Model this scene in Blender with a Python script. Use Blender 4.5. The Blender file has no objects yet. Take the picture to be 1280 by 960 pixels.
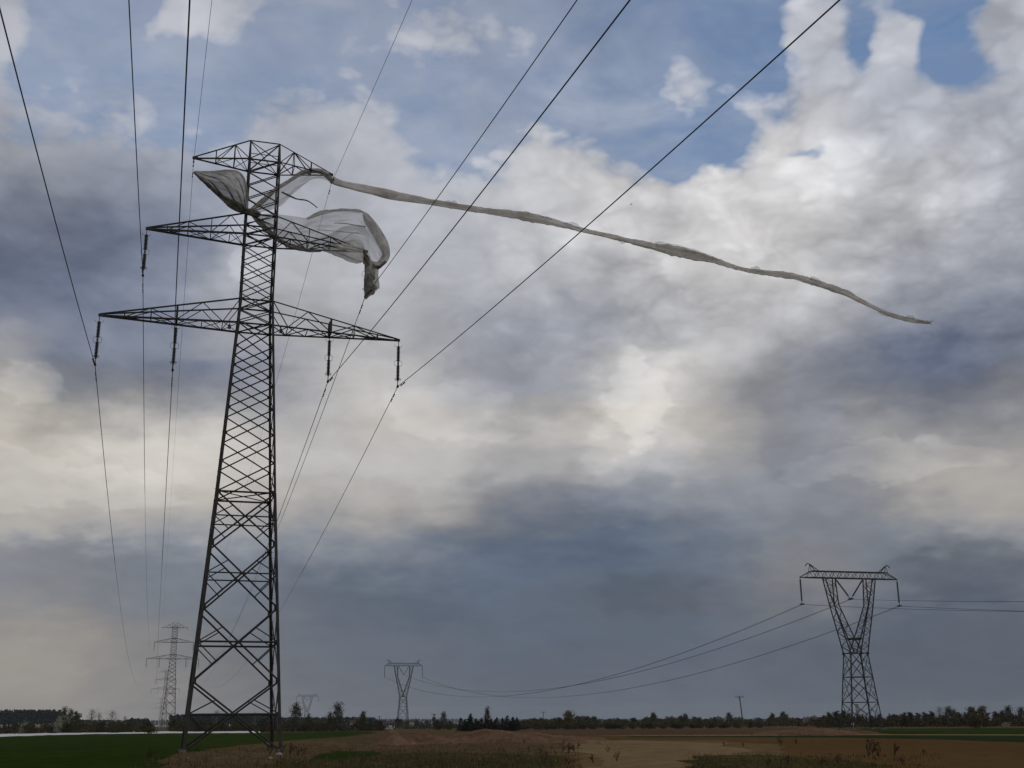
import bpy, math, random
from mathutils import Vector, Matrix
rnd = random.Random(7)
C = bpy.context.scene.collection
scene = bpy.context.scene
R = math.radians

# ---------------------------------------------------------------- camera
FPX, PITCH, ROLL, EYE = 1438.84, 0.2866, -0.0081, 1.65     # focal length in 1280-wide pixels
cp, sp, cr, sr = math.cos(PITCH), math.sin(PITCH), math.cos(ROLL), math.sin(ROLL)
fwd = Vector((0, cp, sp)); up0 = Vector((0, -sp, cp)); rt0 = Vector((1, 0, 0))
rt = rt0 * cr + up0 * sr; up = up0 * cr - rt0 * sr
cam_data = bpy.data.cameras.new('camera'); cam = bpy.data.objects.new('camera', cam_data); C.objects.link(cam)
cam_data.sensor_width = 36; cam_data.sensor_fit = 'HORIZONTAL'; cam_data.lens = FPX / 1280 * 36
cam_data.clip_start = .1; cam_data.clip_end = 20000
M_ = Matrix.Identity(4)
for i_ in range(3):
    M_[i_][0] = rt[i_]; M_[i_][1] = up[i_]; M_[i_][2] = -fwd[i_]
M_[2][3] = EYE
cam.matrix_world = M_
scene.camera = cam

# ---------------------------------------------------------------- sky, sun, exposure
SUN_ELEV, SUN_AZ = 40, 125          # degrees; azimuth measured from +Y towards +X
SKY_STRENGTH = 0.1
SKY = {
 'L': dict(mean=154.114, amp=[67.907, 43.243, 40.325, 13.073, 8.702, 11.846, 7.498, 5.835, 3.5],
  el=[[0.999, 1.0, 0.984, 0.941, 0.769, 0.333, -0.021, -0.118, 0.153, 0.065, -0.182, -0.432, -0.571, -0.622, -0.625, -0.583, -0.541, -0.533, -0.532, -0.531], [-0.037, -0.033, -0.054, 0.118, 0.207, -0.576, -0.625, -0.214, 0.496, 0.845, 0.983, 1.0, 0.649, 0.223, -0.219, -0.272, -0.303, -0.328, -0.335, -0.342], [0.104, 0.101, 0.046, -0.149, -0.477, -0.239, 0.265, 0.979, 1.0, 0.4, -0.206, -0.245, -0.12, 0.019, 0.03, -0.049, -0.048, -0.034, -0.028, -0.021], [-0.006, 0.013, 0.238, 0.206, -0.078, -0.586, -0.936, -0.086, 0.245, -0.889, -1.0, -0.187, 0.493, 0.885, 0.746, -0.09, -0.353, -0.398, -0.378, -0.356], [0.827, 0.824, 0.689, 0.566, 0.041, -0.927, -0.319, 0.182, -0.622, 0.742, 0.505, -0.388, -0.103, 0.631, 0.747, 1.0, 0.654, 0.532, 0.54, 0.544], [-0.13, -0.117, 0.079, 0.209, 0.435, 0.842, -0.135, -0.708, 1.0, 0.359, -0.097, -0.224, 0.034, 0.246, 0.402, 0.295, 0.194, 0.19, 0.2, 0.208], [0.363, 0.353, 0.266, 0.066, 0.145, 0.986, 1.0, 0.647, -0.283, -0.289, 0.265, 0.929, 0.458, 0.813, 0.8, -0.202, -0.152, -0.12, -0.123, -0.126], [-0.124, -0.129, -0.322, -0.111, 0.983, -0.234, -0.339, 0.501, 0.226, -0.505, 0.475, 0.102, -1.0, 0.299, 0.23, -0.447, 0.091, 0.19, 0.172, 0.152], [0.26, 0.24, 0.093, 0.259, 0.508, -0.081, -0.238, 0.42, 0.347, -0.579, -0.495, 0.586, 1.0, -0.403, -0.74, -0.116, 0.411, 0.587, 0.634, 0.651]],
  az=[[-0.216, -0.202, -0.208, -0.242, -0.263, -0.381, -0.467, -0.554, -0.633, -0.688, -0.74, -0.796, -0.84, -0.88, -0.916, -0.911, -0.939, -0.972, -1.0, -0.997, -0.965, -0.942, -0.878, -0.894, -0.915, -0.914], [-0.749, -0.774, -0.818, -0.929, -1.0, -0.913, -0.748, -0.27, -0.022, 0.09, 0.139, 0.137, 0.235, 0.297, 0.324, 0.454, 0.56, 0.542, 0.474, 0.267, -0.063, -0.291, -0.27, -0.344, -0.317, -0.248], [0.226, 0.345, 0.434, 0.415, 0.077, 0.265, 0.211, 0.171, 0.356, 0.604, 0.741, 0.651, 0.375, 0.211, 0.391, 1.0, 0.506, -0.172, -0.576, -0.523, -0.453, -0.686, -0.566, -0.573, -0.64, -0.693], [1.0, 0.941, 0.735, 0.295, -0.003, -0.586, -0.906, -0.938, -0.896, -0.816, -0.568, -0.118, 0.381, 0.654, 0.618, 0.383, 0.036, -0.044, 0.248, 0.47, 0.114, 0.023, 0.12, -0.064, -0.244, -0.326], [-0.324, -0.307, -0.115, 0.401, 0.784, 0.942, 0.682, 0.002, -0.465, -0.603, -0.595, -0.423, -0.205, -0.033, 0.098, 0.098, 0.574, 0.933, 0.905, 0.587, -0.109, -0.547, -1.0, -0.494, -0.227, -0.114], [0.027, 0.246, 0.511, 0.685, -0.24, -0.343, -0.628, -0.72, -0.164, 0.465, 0.582, -0.115, -0.796, -1.0, -0.569, 0.295, 0.599, 0.655, 0.283, -0.215, -0.507, -0.318, -0.185, 0.285, 0.568, 0.778], [1.0, 0.619, 0.132, -0.584, -0.53, -0.258, 0.174, 0.874, 0.39, -0.009, 0.088, -0.003, -0.606, -0.722, -0.268, -0.041, 0.006, 0.31, 0.417, 0.5, 0.504, 0.135, -0.231, -0.437, -0.405, -0.332], [0.033, 0.074, 0.117, 0.025, -0.754, -0.011, 0.442, 0.119, -0.004, -0.091, -0.167, 0.098, 0.219, 0.091, -0.034, 0.168, -0.299, -0.635, -0.016, 0.687, -0.063, -1.0, -0.437, 0.396, 0.489, 0.455], [0.03, -0.453, -0.187, 0.965, -0.653, -0.021, 0.103, 0.696, -0.096, -0.478, -0.075, -0.142, -0.266, -0.194, 0.346, 0.743, -0.386, -0.417, 0.752, -0.116, -1.0, 0.539, 0.681, -0.361, 0.054, -0.152]]),
 'W': dict(mean=-10.458, amp=[22.547, 12.721, 14.605, 7.428, 5.605, 6.094, 1.818],
  el=[[-0.831, -0.827, -0.835, -0.476, -0.061, -0.849, -1.0, -0.747, -0.063, 0.586, 0.688, 0.609, 0.423, 0.301, 0.25, 0.088, 0.048, 0.057, 0.057, 0.057], [0.479, 0.483, 0.609, 0.883, 0.877, -0.107, -0.927, -1.0, -0.11, 0.155, 0.031, -0.162, -0.177, -0.049, 0.087, 0.296, 0.226, 0.157, 0.157, 0.157], [0.353, 0.352, 0.306, 0.166, -0.326, -0.63, -0.314, 0.664, 1.0, 0.528, 0.084, 0.081, 0.143, 0.281, 0.21, -0.032, -0.05, -0.004, -0.004, -0.004], [0.082, 0.089, 0.112, 0.009, -0.254, -0.934, -0.496, 0.336, -0.738, -1.0, -0.687, -0.112, 0.28, 0.356, 0.206, -0.023, -0.051, -0.034, -0.034, -0.034], [0.239, 0.222, -0.101, -0.365, -0.827, -0.672, -0.175, -0.182, -0.378, 0.434, 0.116, -0.61, -1.0, -0.922, -0.477, 0.067, 0.075, 0.092, 0.092, 0.092], [-0.503, -0.473, -0.175, -0.117, -0.037, 0.218, -0.376, -0.274, 1.0, -0.366, -0.898, -0.687, -0.29, -0.067, 0.022, 0.311, 0.072, 0.068, 0.068, 0.068], [-0.024, -0.038, -0.445, -0.176, 1.0, -0.398, 0.26, 0.265, -0.129, 0.211, 0.216, -0.775, -0.947, 0.508, 0.884, -0.454, -0.371, -0.291, -0.291, -0.291]],
  az=[[-0.959, -0.969, -0.973, -0.988, -1.0, -0.894, -0.744, -0.486, -0.237, -0.11, -0.09, -0.008, 0.143, 0.235, 0.265, 0.307, 0.322, 0.337, 0.331, 0.213, 0.007, -0.085, -0.142, -0.149, -0.127, -0.102], [-0.065, -0.069, -0.064, -0.033, 0.058, -0.124, -0.316, -0.463, -0.666, -0.83, -0.972, -1.0, -0.934, -0.896, -0.914, -0.916, -0.844, -0.55, -0.262, -0.435, -0.841, -0.823, -0.799, -0.722, -0.642, -0.55], [0.169, 0.321, 0.452, 0.443, 0.024, -0.052, -0.108, 0.044, 0.18, 0.325, 0.399, 0.334, 0.252, 0.278, 0.491, 0.855, 0.789, 0.365, 0.018, -0.156, -0.567, -0.935, -0.826, -0.87, -0.942, -1.0], [0.217, 0.08, -0.059, -0.074, 0.442, 0.441, 0.176, -0.183, -0.646, -0.985, -0.945, -0.437, 0.513, 1.0, 0.807, 0.285, -0.048, -0.118, 0.104, 0.251, 0.303, 0.331, 0.039, -0.118, -0.2, -0.289], [-0.786, -0.729, -0.645, -0.387, 0.213, 0.708, 0.924, 0.48, 0.296, 0.194, 0.173, 0.395, 0.591, 0.439, 0.006, -0.149, -0.369, -0.732, -1.0, -0.644, -0.322, -0.282, -0.29, -0.085, -0.091, -0.105], [-0.193, 0.089, 0.31, 0.434, -0.02, -0.011, -0.487, -1.0, -0.58, 0.005, 0.236, 0.25, 0.19, 0.148, 0.184, 0.272, -0.052, -0.353, -0.515, -0.468, -0.385, -0.228, 0.247, 0.38, 0.334, 0.3], [-0.524, -0.367, -0.119, 0.215, 0.392, 0.686, 0.642, -0.024, -0.172, -0.155, -0.139, -0.33, -0.341, -0.216, 0.098, 0.432, 0.437, 0.381, 0.814, 0.632, -0.692, -1.0, -0.376, 0.467, 0.615, 0.814]]),
 'C': dict(mean=0.852, amp=[0.779, 0.172, 0.402, 0.142, 0.106, 0.049],
  el=[[-0.278, -0.278, -0.278, -0.278, -0.278, -0.278, -0.278, -0.278, -0.278, -0.278, -0.28, -0.282, -0.262, 0.024, 0.569, 0.837, 0.96, 0.987, 0.996, 1.0], [-0.842, -0.842, -0.842, -0.842, -0.842, -0.842, -0.842, -0.842, -0.842, -0.842, -0.839, -0.839, -0.936, -0.962, -1.0, -0.53, -0.589, -0.608, -0.496, -0.362], [0.098, 0.098, 0.098, 0.098, 0.098, 0.098, 0.098, 0.098, 0.098, 0.098, 0.102, 0.101, 0.05, -0.48, -1.0, -0.476, 0.264, 0.323, 0.362, 0.389], [-0.04, -0.04, -0.04, -0.04, -0.04, -0.04, -0.04, -0.04, -0.04, -0.04, -0.046, -0.04, 0.095, 0.276, 0.518, -1.0, -0.57, 0.029, 0.319, 0.626], [0.099, 0.099, 0.099, 0.099, 0.099, 0.099, 0.099, 0.099, 0.099, 0.099, 0.11, 0.124, -0.303, -1.0, 0.281, 0.558, -0.701, -0.325, 0.106, 0.547], [0.073, 0.073, 0.073, 0.073, 0.073, 0.073, 0.073, 0.073, 0.073, 0.073, 0.094, 0.088, -0.713, -1.0, 0.913, -0.808, 0.614, 0.625, -0.1, -0.859]],
  az=[[0.046, 0.043, -0.119, -0.711, -0.744, -0.421, -0.331, -0.389, -0.417, -0.391, -0.421, -0.584, -0.66, -0.722, -0.793, -0.863, -0.853, -0.795, -0.826, -0.497, -0.332, -0.857, -1.0, -0.356, -0.055, -0.057], [-0.998, -1.0, -0.845, 0.117, 0.14, -0.232, -0.283, -0.421, -0.479, -0.534, -0.438, -0.025, 0.027, 0.05, 0.172, 0.336, 0.451, 0.314, 0.006, -0.412, -0.552, 0.065, 0.314, -0.601, -0.903, -0.89], [0.243, 0.252, -0.058, 0.198, 0.118, 0.653, 1.0, 0.187, -0.225, -0.292, -0.094, 0.449, 0.285, 0.116, 0.213, 0.324, 0.412, 0.105, -0.681, -0.395, -0.254, -0.88, -0.293, -0.476, 0.093, 0.118], [-0.272, -0.254, -0.861, -0.269, 0.091, 0.653, 0.571, 0.527, 0.515, 0.694, 0.614, -0.165, -0.562, -0.508, -0.063, 0.2, -0.435, -0.718, 0.314, 0.02, 0.292, 0.23, 0.238, -1.0, -0.019, -0.055], [0.331, 0.189, -0.35, 0.1, 0.467, 0.166, -0.32, -0.229, -0.106, -0.027, -0.05, -0.015, -0.234, -0.397, -0.371, -0.105, 0.608, 0.857, -0.164, -0.617, 0.936, 0.902, -1.0, -0.496, 0.142, 0.177], [-0.38, -0.555, 0.245, 0.579, 0.227, 0.018, 0.814, 0.261, 0.227, 0.257, 0.155, -0.276, -0.75, -0.936, -0.698, -0.089, 0.557, 0.515, 0.067, 0.572, -0.423, -0.289, -0.496, 1.0, -0.229, -0.225]]),
}

world = bpy.data.worlds.new('World'); scene.world = world; world.use_nodes = True
world.cycles.sampling_method = 'MANUAL'; world.cycles.sample_map_resolution = 256
nt = world.node_tree; N = nt.nodes; N.clear()
def lk(a, b): nt.links.new(a, b)
def mth(op, a, b=None, c=None, clamp=False):
    n = N.new('ShaderNodeMath'); n.operation = op; n.use_clamp = clamp
    for i, v in enumerate((a, b, c)):
        if v is None: continue
        if isinstance(v, (int, float)): n.inputs[i].default_value = v
        else: lk(v, n.inputs[i])
    return n.outputs[0]
def vmth(op, a, b=None):
    n = N.new('ShaderNodeVectorMath'); n.operation = op
    for i, v in enumerate((a, b)):
        if v is None: continue
        if isinstance(v, (tuple, list)): n.inputs[i].default_value = v
        else: lk(v, n.inputs[i])
    return n.outputs[0]
def noise(vec, scale, detail, rough=.5, dist=0, color=False):
    n = N.new('ShaderNodeTexNoise'); lk(vec, n.inputs['Vector'])
    n.inputs['Scale'].default_value = scale; n.inputs['Detail'].default_value = detail
    n.inputs['Roughness'].default_value = rough; n.inputs['Distortion'].default_value = dist
    return n.outputs['Color'] if color else n.outputs['Fac']
def smooth(v, lo, hi):
    n = N.new('ShaderNodeMapRange'); n.interpolation_type = 'SMOOTHSTEP'
    lk(v, n.inputs[0]); n.inputs[1].default_value = lo; n.inputs[2].default_value = hi
    return n.outputs[0]
tc = N.new('ShaderNodeTexCoord'); dirv = tc.outputs['Generated']
sepd = N.new('ShaderNodeSeparateXYZ'); lk(dirv, sepd.inputs[0])
dx, dy, dz = sepd.outputs
azim = mth('ARCTAN2', dx, dy); elev = mth('ARCSINE', dz)
# a cloud layer overhead: noise compressed towards the horizon
den = mth('ADD', mth('MAXIMUM', dz, 0.0), 0.3)
comb = N.new('ShaderNodeCombineXYZ'); lk(mth('DIVIDE', dx, den), comb.inputs[0]); lk(mth('DIVIDE', dy, den), comb.inputs[1])
layer = comb.outputs[0]
w1 = N.new('ShaderNodeSeparateXYZ'); lk(noise(layer, 4.2, 2, .5, color=True), w1.inputs[0])
w2 = N.new('ShaderNodeSeparateXYZ'); lk(noise(layer, 14., 3, .52, color=True), w2.inputs[0])
def warped(base, k1, k2, ax):
    t = mth('MULTIPLY_ADD', mth('SUBTRACT', w1.outputs[ax], .5), k1, base)
    return mth('MULTIPLY_ADD', mth('SUBTRACT', w2.outputs[ax], .5), k2, t)
az_w = warped(azim, R(3.6), R(3.0), 0); el_w = warped(elev, R(2.4), R(2.4), 1)
s_ = mth('DIVIDE', mth('ADD', az_w, R(32)), R(64), clamp=True)
t_ = mth('DIVIDE', mth('ADD', el_w, R(2)), R(42), clamp=True)
def curve(v, ys):
    n = N.new('ShaderNodeFloatCurve'); m = n.mapping; m.use_clip = False
    c = m.curves[0]
    while len(c.points) < len(ys): c.points.new(.5, .5)
    for i, y in enumerate(ys): c.points[i].location = (i / (len(ys) - 1), y); c.points[i].handle_type = 'AUTO'
    m.update(); lk(v, n.inputs['Value']); return n.outputs[0]
def field(name):
    f = SKY[name]; acc = None
    for amp, e, a in zip(f['amp'], f['el'], f['az']):
        pr = mth('MULTIPLY', curve(t_, e), curve(s_, a))
        acc = mth('MULTIPLY_ADD', pr, amp, f['mean'] if acc is None else acc)
    return acc
fL, fW, fC = field('L'), field('W'), field('C')
swirl = vmth('ADD', layer, vmth('SCALE', vmth('SUBTRACT', noise(layer, 10., 3, .55, color=True), (.5, .5, .5))))
swirl.node.inputs[1].links[0].from_node.inputs['Scale'].default_value = .09
vor = N.new('ShaderNodeTexVoronoi'); vor.feature = 'F1'; lk(swirl, vor.inputs['Vector']); vor.inputs['Scale'].default_value = 15.
vor.inputs['Detail'].default_value = 2; vor.inputs['Roughness'].default_value = .5
billow = mth('SUBTRACT', .58, vor.outputs['Distance'])              # rounded cauliflower heads
heads = mth('MULTIPLY', smooth(elev, R(14), R(24)), mth('MULTIPLY_ADD', smooth(azim, R(-6), R(8)), .75, .25))
calm = mth('MULTIPLY_ADD', smooth(elev, R(3), R(20)), .75, .25)
BLOBS = [(9.92, 30.47, 1.5, 1.1, 0.6), (16.33, 32.07, 2.12, 1.12, 0.55), (21.42, 31.25, 1.21, 1.35, 0.7), (17.72, 29.51, 1.83, 1.2, 0.5), (23.35, 30.2, 1.0, 1.3, -0.8), (19.19, 31.46, 0.75, 1.51, -0.7), (16.02, 27.08, 1.52, 0.4, -0.7), (9.06, 27.27, 1.17, 1.04, -0.8), (11.65, 27.44, 1.26, 0.88, -0.5), (-2.9, 28.95, 1.55, 1.12, -0.5), (26.0, 30.6, 1.9, 1.5, 0.75), (23.8, 31.9, 0.8, 1.0, -0.3), (26.54, 30.21, 0.74, 0.48, -0.5), (14.32, 31.24, 1.03, 1.35, -0.5), (-22.25, 30.51, 1.02, 0.56, 0.35), (-18.19, 32.56, 2.13, 1.04, 0.35), (-19.03, 30.66, 1.85, 1.2, -0.2), (0.16, 33.24, 2.86, 0.8, 0.2), (5.59, 32.54, 5.2, 1.99, -0.25)]
# single puffs and gaps of the cloud layer: azimuth, elevation, two radii (degrees), how much cloud
az_b = warped(azim, R(1.2), R(2.0), 0); el_b = warped(elev, R(1.2), R(2.0), 1)
for a_, e_, ra, re_, k_ in BLOBS:
    p1 = mth('MULTIPLY', mth('SUBTRACT', az_b, R(a_)), 1 / R(ra)); p2 = mth('MULTIPLY', mth('SUBTRACT', el_b, R(e_)), 1 / R(re_))
    g_ = mth('POWER', 2.718, mth('MULTIPLY', mth('MULTIPLY_ADD', p1, p1, mth('MULTIPLY', p2, p2)), -1))
    fC = mth('MULTIPLY_ADD', g_, k_ * 1.0, fC)
puff = noise(layer, 9.0, 6, .54, .3); fine = noise(layer, 28., 4, .55)
lum = mth('MULTIPLY_ADD', mth('MULTIPLY', mth('SUBTRACT', puff, .5), calm), 34, mth('ADD', fL, 6))
lum = mth('MULTIPLY_ADD', mth('MULTIPLY', mth('SUBTRACT', fine, .5), calm), 7, lum)
cov = mth('MULTIPLY_ADD', mth('SUBTRACT', noise(layer, 7., 7, .56, .4), .5), 1.5, mth('MULTIPLY', fC, 1.35))
cov = mth('MULTIPLY_ADD', billow, .55, cov)
cov = mth('ADD', cov, mth('SUBTRACT', 1.0, smooth(elev, R(22), R(27.5))))
cov = mth('MULTIPLY_ADD', mth('SUBTRACT', fine, .5), .55, cov)
cov = smooth(cov, .18, 1.0)
# banks of cloud with a definite edge: azimuth, elevation, radii (degrees), lighter or darker
BANKS = [(-21.06, 15.92, 9.53, 3.19, -4), (20.59, 14.89, 5.36, 2.47, -8), (15.5, 25.9, 4.87, 1.67, 10), (6.57, 15.28, 1.9, 2.39, 12), (-23.48, 15.01, 2.06, 1.2, 14), (-3.3, 14.83, 3.71, 1.59, 9), (11.07, 22.3, 3.45, 2.39, 8), (0.02, 18.81, 3.37, 2.79, -7), (18.79, 11.84, 6.11, 1.04, 9), (-21.3, 11.04, 5.28, 1.35, 8), (22.42, 6.26, 5.21, 1.35, -7), (-13.41, 21.92, 1.46, 1.04, 12), (22.74, 23.58, 2.17, 1.35, 9), (3.16, 10.04, 10.52, 2.39, -5)]
ragged = mth('MULTIPLY_ADD', mth('SUBTRACT', noise(layer, 9., 6, .58), .5), 2.2, mth('MULTIPLY', billow, -.35))
for a_, e_, ra, re_, k_ in BANKS:
    p1 = mth('MULTIPLY', mth('SUBTRACT', az_w, R(a_)), 1 / R(ra)); p2 = mth('MULTIPLY', mth('SUBTRACT', el_w, R(e_)), 1 / R(re_))
    d2_ = mth('ADD', mth('MULTIPLY_ADD', p1, p1, mth('MULTIPLY', p2, p2)), ragged)
    lum = mth('MULTIPLY_ADD', mth('SUBTRACT', 1.0, smooth(d2_, .65, 1.15)), k_, lum)
lum = mth('MULTIPLY_ADD', mth('MULTIPLY', billow, heads), 33, lum)
lum = mth('MULTIPLY_ADD', mth('MULTIPLY', billow, calm), 9, lum)
veil = mth('MULTIPLY_ADD', mth('SUBTRACT', 1.0, smooth(azim, R(-2), R(17))), .34, .13)
veil = mth('MULTIPLY_ADD', mth('SUBTRACT', noise(vmth('MULTIPLY', layer, (1.0, 1.8, 1.0)), 6.0, 6, .6, 1.0), .5), .75, veil)
cov = mth('MAXIMUM', cov, mth('MINIMUM', mth('MAXIMUM', veil, .0), .8))
def chan(k):
    v = mth('MULTIPLY_ADD', fW, k, (mth('ADD', lum, 1.5) if k > 0 else mth('MULTIPLY_ADD', mth('MULTIPLY', mth('SUBTRACT', 1.0, smooth(elev, R(7), R(17))), mth('MAXIMUM', mth('MULTIPLY', fW, -1), 0)), .1, lum) if k == 0 else lum))
    return mth('POWER', mth('MAXIMUM', mth('DIVIDE', v, 255), .02), 2.2)
cc = N.new('ShaderNodeCombineXYZ')
for i_, k_ in enumerate((.36, 0.0, -.7)): lk(chan(k_), cc.inputs[i_])
cloud = vmth('SCALE', cc.outputs[0]); cloud.node.inputs['Scale'].default_value = 1 / SKY_STRENGTH
sky = N.new('ShaderNodeTexSky'); sky.sky_type = 'NISHITA'; sky.sun_disc = False
sky.sun_elevation = R(SUN_ELEV); sky.sun_rotation = R(SUN_AZ)
sky.air_density = 1.0; sky.dust_density = .4; sky.ozone_density = 2.0
mx = N.new('ShaderNodeMix'); mx.data_type = 'RGBA'
lk(cov, mx.inputs['Factor']); lk(vmth('SCALE', sky.outputs[0]), mx.inputs['A']); mx.inputs['A'].links[0].from_node.inputs['Scale'].default_value = 1.3; lk(cloud, mx.inputs['B'])
bg = N.new('ShaderNodeBackground'); bg.inputs['Strength'].default_value = SKY_STRENGTH
lk(mx.outputs['Result'], bg.inputs['Color'])
wo = N.new('ShaderNodeOutputWorld'); lk(bg.outputs[0], wo.inputs['Surface'])

sun_d = bpy.data.lights.new('sun', 'SUN'); sun = bpy.data.objects.new('sun', sun_d); C.objects.link(sun)
sun_d.energy = 0.5; sun_d.angle = R(14); sun_d.color = (1, .95, .88)
sv = Vector((math.sin(R(SUN_AZ)) * math.cos(R(SUN_ELEV)), math.cos(R(SUN_AZ)) * math.cos(R(SUN_ELEV)), math.sin(R(SUN_ELEV))))
sun.rotation_euler = sv.to_track_quat('Z', 'Y').to_euler()
scene.view_settings.view_transform = 'Standard'; scene.view_settings.look = 'None'
scene.view_settings.exposure = 0; scene.view_settings.gamma = 1; scene.view_settings.use_curve_mapping = False

# ---------------------------------------------------------------- helpers
def V(*a): return Vector(a)
def ray(x, y):
    X, Y = x - 640, y - 480
    return fwd + rt * (X / FPX) - up * (Y / FPX)
def at(x, d, z=0.0):
    """ground point seen in column x, d metres in front of the eye"""
    r = ray(x, 904 - 8 * 0); return V(r.x / r.y * d, d, z)
def ztop(x, y, d):
    r = ray(x, y); return EYE + r.z / r.y * d
def gnd(x, y, z=0.0):
    r = ray(x, y); t = (z - EYE) / r.z; return V(r.x * t, r.y * t, z)

class MB:
    def __init__(s): s.v = []; s.f = []; s.uv = None
    def quad_strip(s, rings, closed=True, cap=False):
        b = len(s.v); n = len(rings[0])
        for r in rings: s.v += [tuple(p) for p in r]
        for i in range(len(rings) - 1):
            for j in range(n if closed else n - 1):
                k = (j + 1) % n
                s.f.append((b + i * n + j, b + i * n + k, b + (i + 1) * n + k, b + (i + 1) * n + j))
        if cap:
            s.f.append(tuple(b + j for j in reversed(range(n))))
            s.f.append(tuple(b + (len(rings) - 1) * n + j for j in range(n)))
    def frame(s, d, hint=None):
        d = d.normalized(); h = hint or (V(0, 0, 1) if abs(d.z) < .95 else V(1, 0, 0))
        a = d.cross(h)
        if a.length < 1e-4: a = d.cross(V(.3, .9, .1))
        a.normalize(); return a, a.cross(d).normalized()
    def bar(s, p, q, w, h=None, hint=None):
        p, q = Vector(p), Vector(q); h = h or w; a, b = s.frame(q - p, hint)
        rs = [[c + a * (w / 2) * i + b * (h / 2) * j for i, j in ((-1, -1), (1, -1), (1, 1), (-1, 1))] for c in (p, q)]
        s.quad_strip(rs, True, True)
    def angle(s, p, q, w, inward=None, t=None):
        """rolled steel angle: an L section of width w"""
        p, q = Vector(p), Vector(q); d = (q - p).normalized(); t = t or max(w * .14, .012)
        a, b = s.frame(d)
        if inward is not None:
            n = Vector(inward); n = n - d * n.dot(d)
            if n.length > 1e-5:
                n.normalize(); m = d.cross(n); a = (n + m).normalized(); b = (n - m).normalized()
        prof = [(0, 0), (w, 0), (w, t), (t, t), (t, w), (0, w)]; o = -w * .3
        rs = [[c + a * (x + o) + b * (y + o) for x, y in prof] for c in (p, q)]
        s.quad_strip(rs, True, True)
    def tube(s, pts, r, n=6, cap=True):
        pts = [Vector(p) for p in pts]; rs = []
        rad = r if isinstance(r, (list, tuple)) else [r] * len(pts)
        for i, p in enumerate(pts):
            d = pts[min(i + 1, len(pts) - 1)] - pts[max(i - 1, 0)]
            a, b = s.frame(d)
            rs.append([p + (a * math.cos(2 * math.pi * k / n) + b * math.sin(2 * math.pi * k / n)) * rad[i] for k in range(n)])
        s.quad_strip(rs, True, cap)
    def box(s, c, sx, sy, sz):
        c = Vector(c); b = len(s.v)
        for x in (-1, 1):
            for y in (-1, 1):
                for z in (-1, 1): s.v.append((c.x + x * sx / 2, c.y + y * sy / 2, c.z + z * sz / 2))
        s.f += [tuple(b + i for i in f) for f in ((0, 1, 3, 2), (4, 6, 7, 5), (0, 4, 5, 1), (2, 3, 7, 6), (0, 2, 6, 4), (1, 5, 7, 3))]
    def lathe(s, p, q, prof, n=10):
        """prof: (fraction along p-q, radius)"""
        p, q = Vector(p), Vector(q); a, b = s.frame(q - p)
        s.quad_strip([[p + (q - p) * f + (a * math.cos(2 * math.pi * k / n) + b * math.sin(2 * math.pi * k / n)) * r for k in range(n)] for f, r in prof], True, True)
    def build(s, name, mat, parent=None, smooth_=False):
        me = bpy.data.meshes.new(name); me.from_pydata(s.v, [], s.f); me.update()
        if smooth_:
            for p in me.polygons: p.use_smooth = True
        me.materials.append(mat)
        o = bpy.data.objects.new(name, me); C.objects.link(o)
        if parent: o.parent = parent
        return o

def tag(o, label=None, cat=None, group=None, kind=None):
    for k, v in (('label', label), ('category', cat), ('group', group), ('kind', kind)):
        if v: o[k] = v
    return o
def empty(name, loc, rz=0, label=None, cat=None, group=None):
    o = bpy.data.objects.new(name, None); C.objects.link(o)
    o.location = loc; o.rotation_euler = (0, 0, rz); o.empty_display_size = .3
    return tag(o, label, cat, group)
KIDS = {}
def kids(o):
    return [c for c in C.objects if c.parent == o]
def copy_tree(o, parent=None, ks=None):
    c = o.copy(); C.objects.link(c)
    if parent: c.parent = parent
    for ch in (KIDS.setdefault(o.name, kids(o))): copy_tree(ch, c)
    return c

# ---------------------------------------------------------------- materials
def material(name, col, rough=.8, metal=0, var=None, scale=4, detail=6, bump=0, bscale=20, spec=.3, coords='Object'):
    m = bpy.data.materials.new(name); m.use_nodes = True; t = m.node_tree; n = t.nodes
    b = n['Principled BSDF']; b.inputs['Roughness'].default_value = rough; b.inputs['Metallic'].default_value = metal
    b.inputs['Specular IOR Level'].default_value = spec
    tcn = n.new('ShaderNodeTexCoord')
    if var:
        nz = n.new('ShaderNodeTexNoise'); nz.inputs['Scale'].default_value = scale; nz.inputs['Detail'].default_value = detail
        nz.inputs['Roughness'].default_value = .62
        t.links.new(tcn.outputs[coords], nz.inputs['Vector'])
        rp = n.new('ShaderNodeValToRGB'); e = rp.color_ramp.elements
        e[0].position = .32; e[1].position = .68
        e[0].color = (*var, 1); e[1].color = (*col, 1)
        t.links.new(nz.outputs['Fac'], rp.inputs['Fac']); t.links.new(rp.outputs['Color'], b.inputs['Base Color'])
    else: b.inputs['Base Color'].default_value = (*col, 1)
    if bump:
        nb = n.new('ShaderNodeTexNoise'); nb.inputs['Scale'].default_value = bscale; nb.inputs['Detail'].default_value = 8
        t.links.new(tcn.outputs[coords], nb.inputs['Vector'])
        bp = n.new('ShaderNodeBump'); bp.inputs['Strength'].default_value = bump; bp.inputs['Distance'].default_value = .3
        t.links.new(nb.outputs['Fac'], bp.inputs['Height']); t.links.new(bp.outputs[0], b.inputs['Normal'])
    return m
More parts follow.
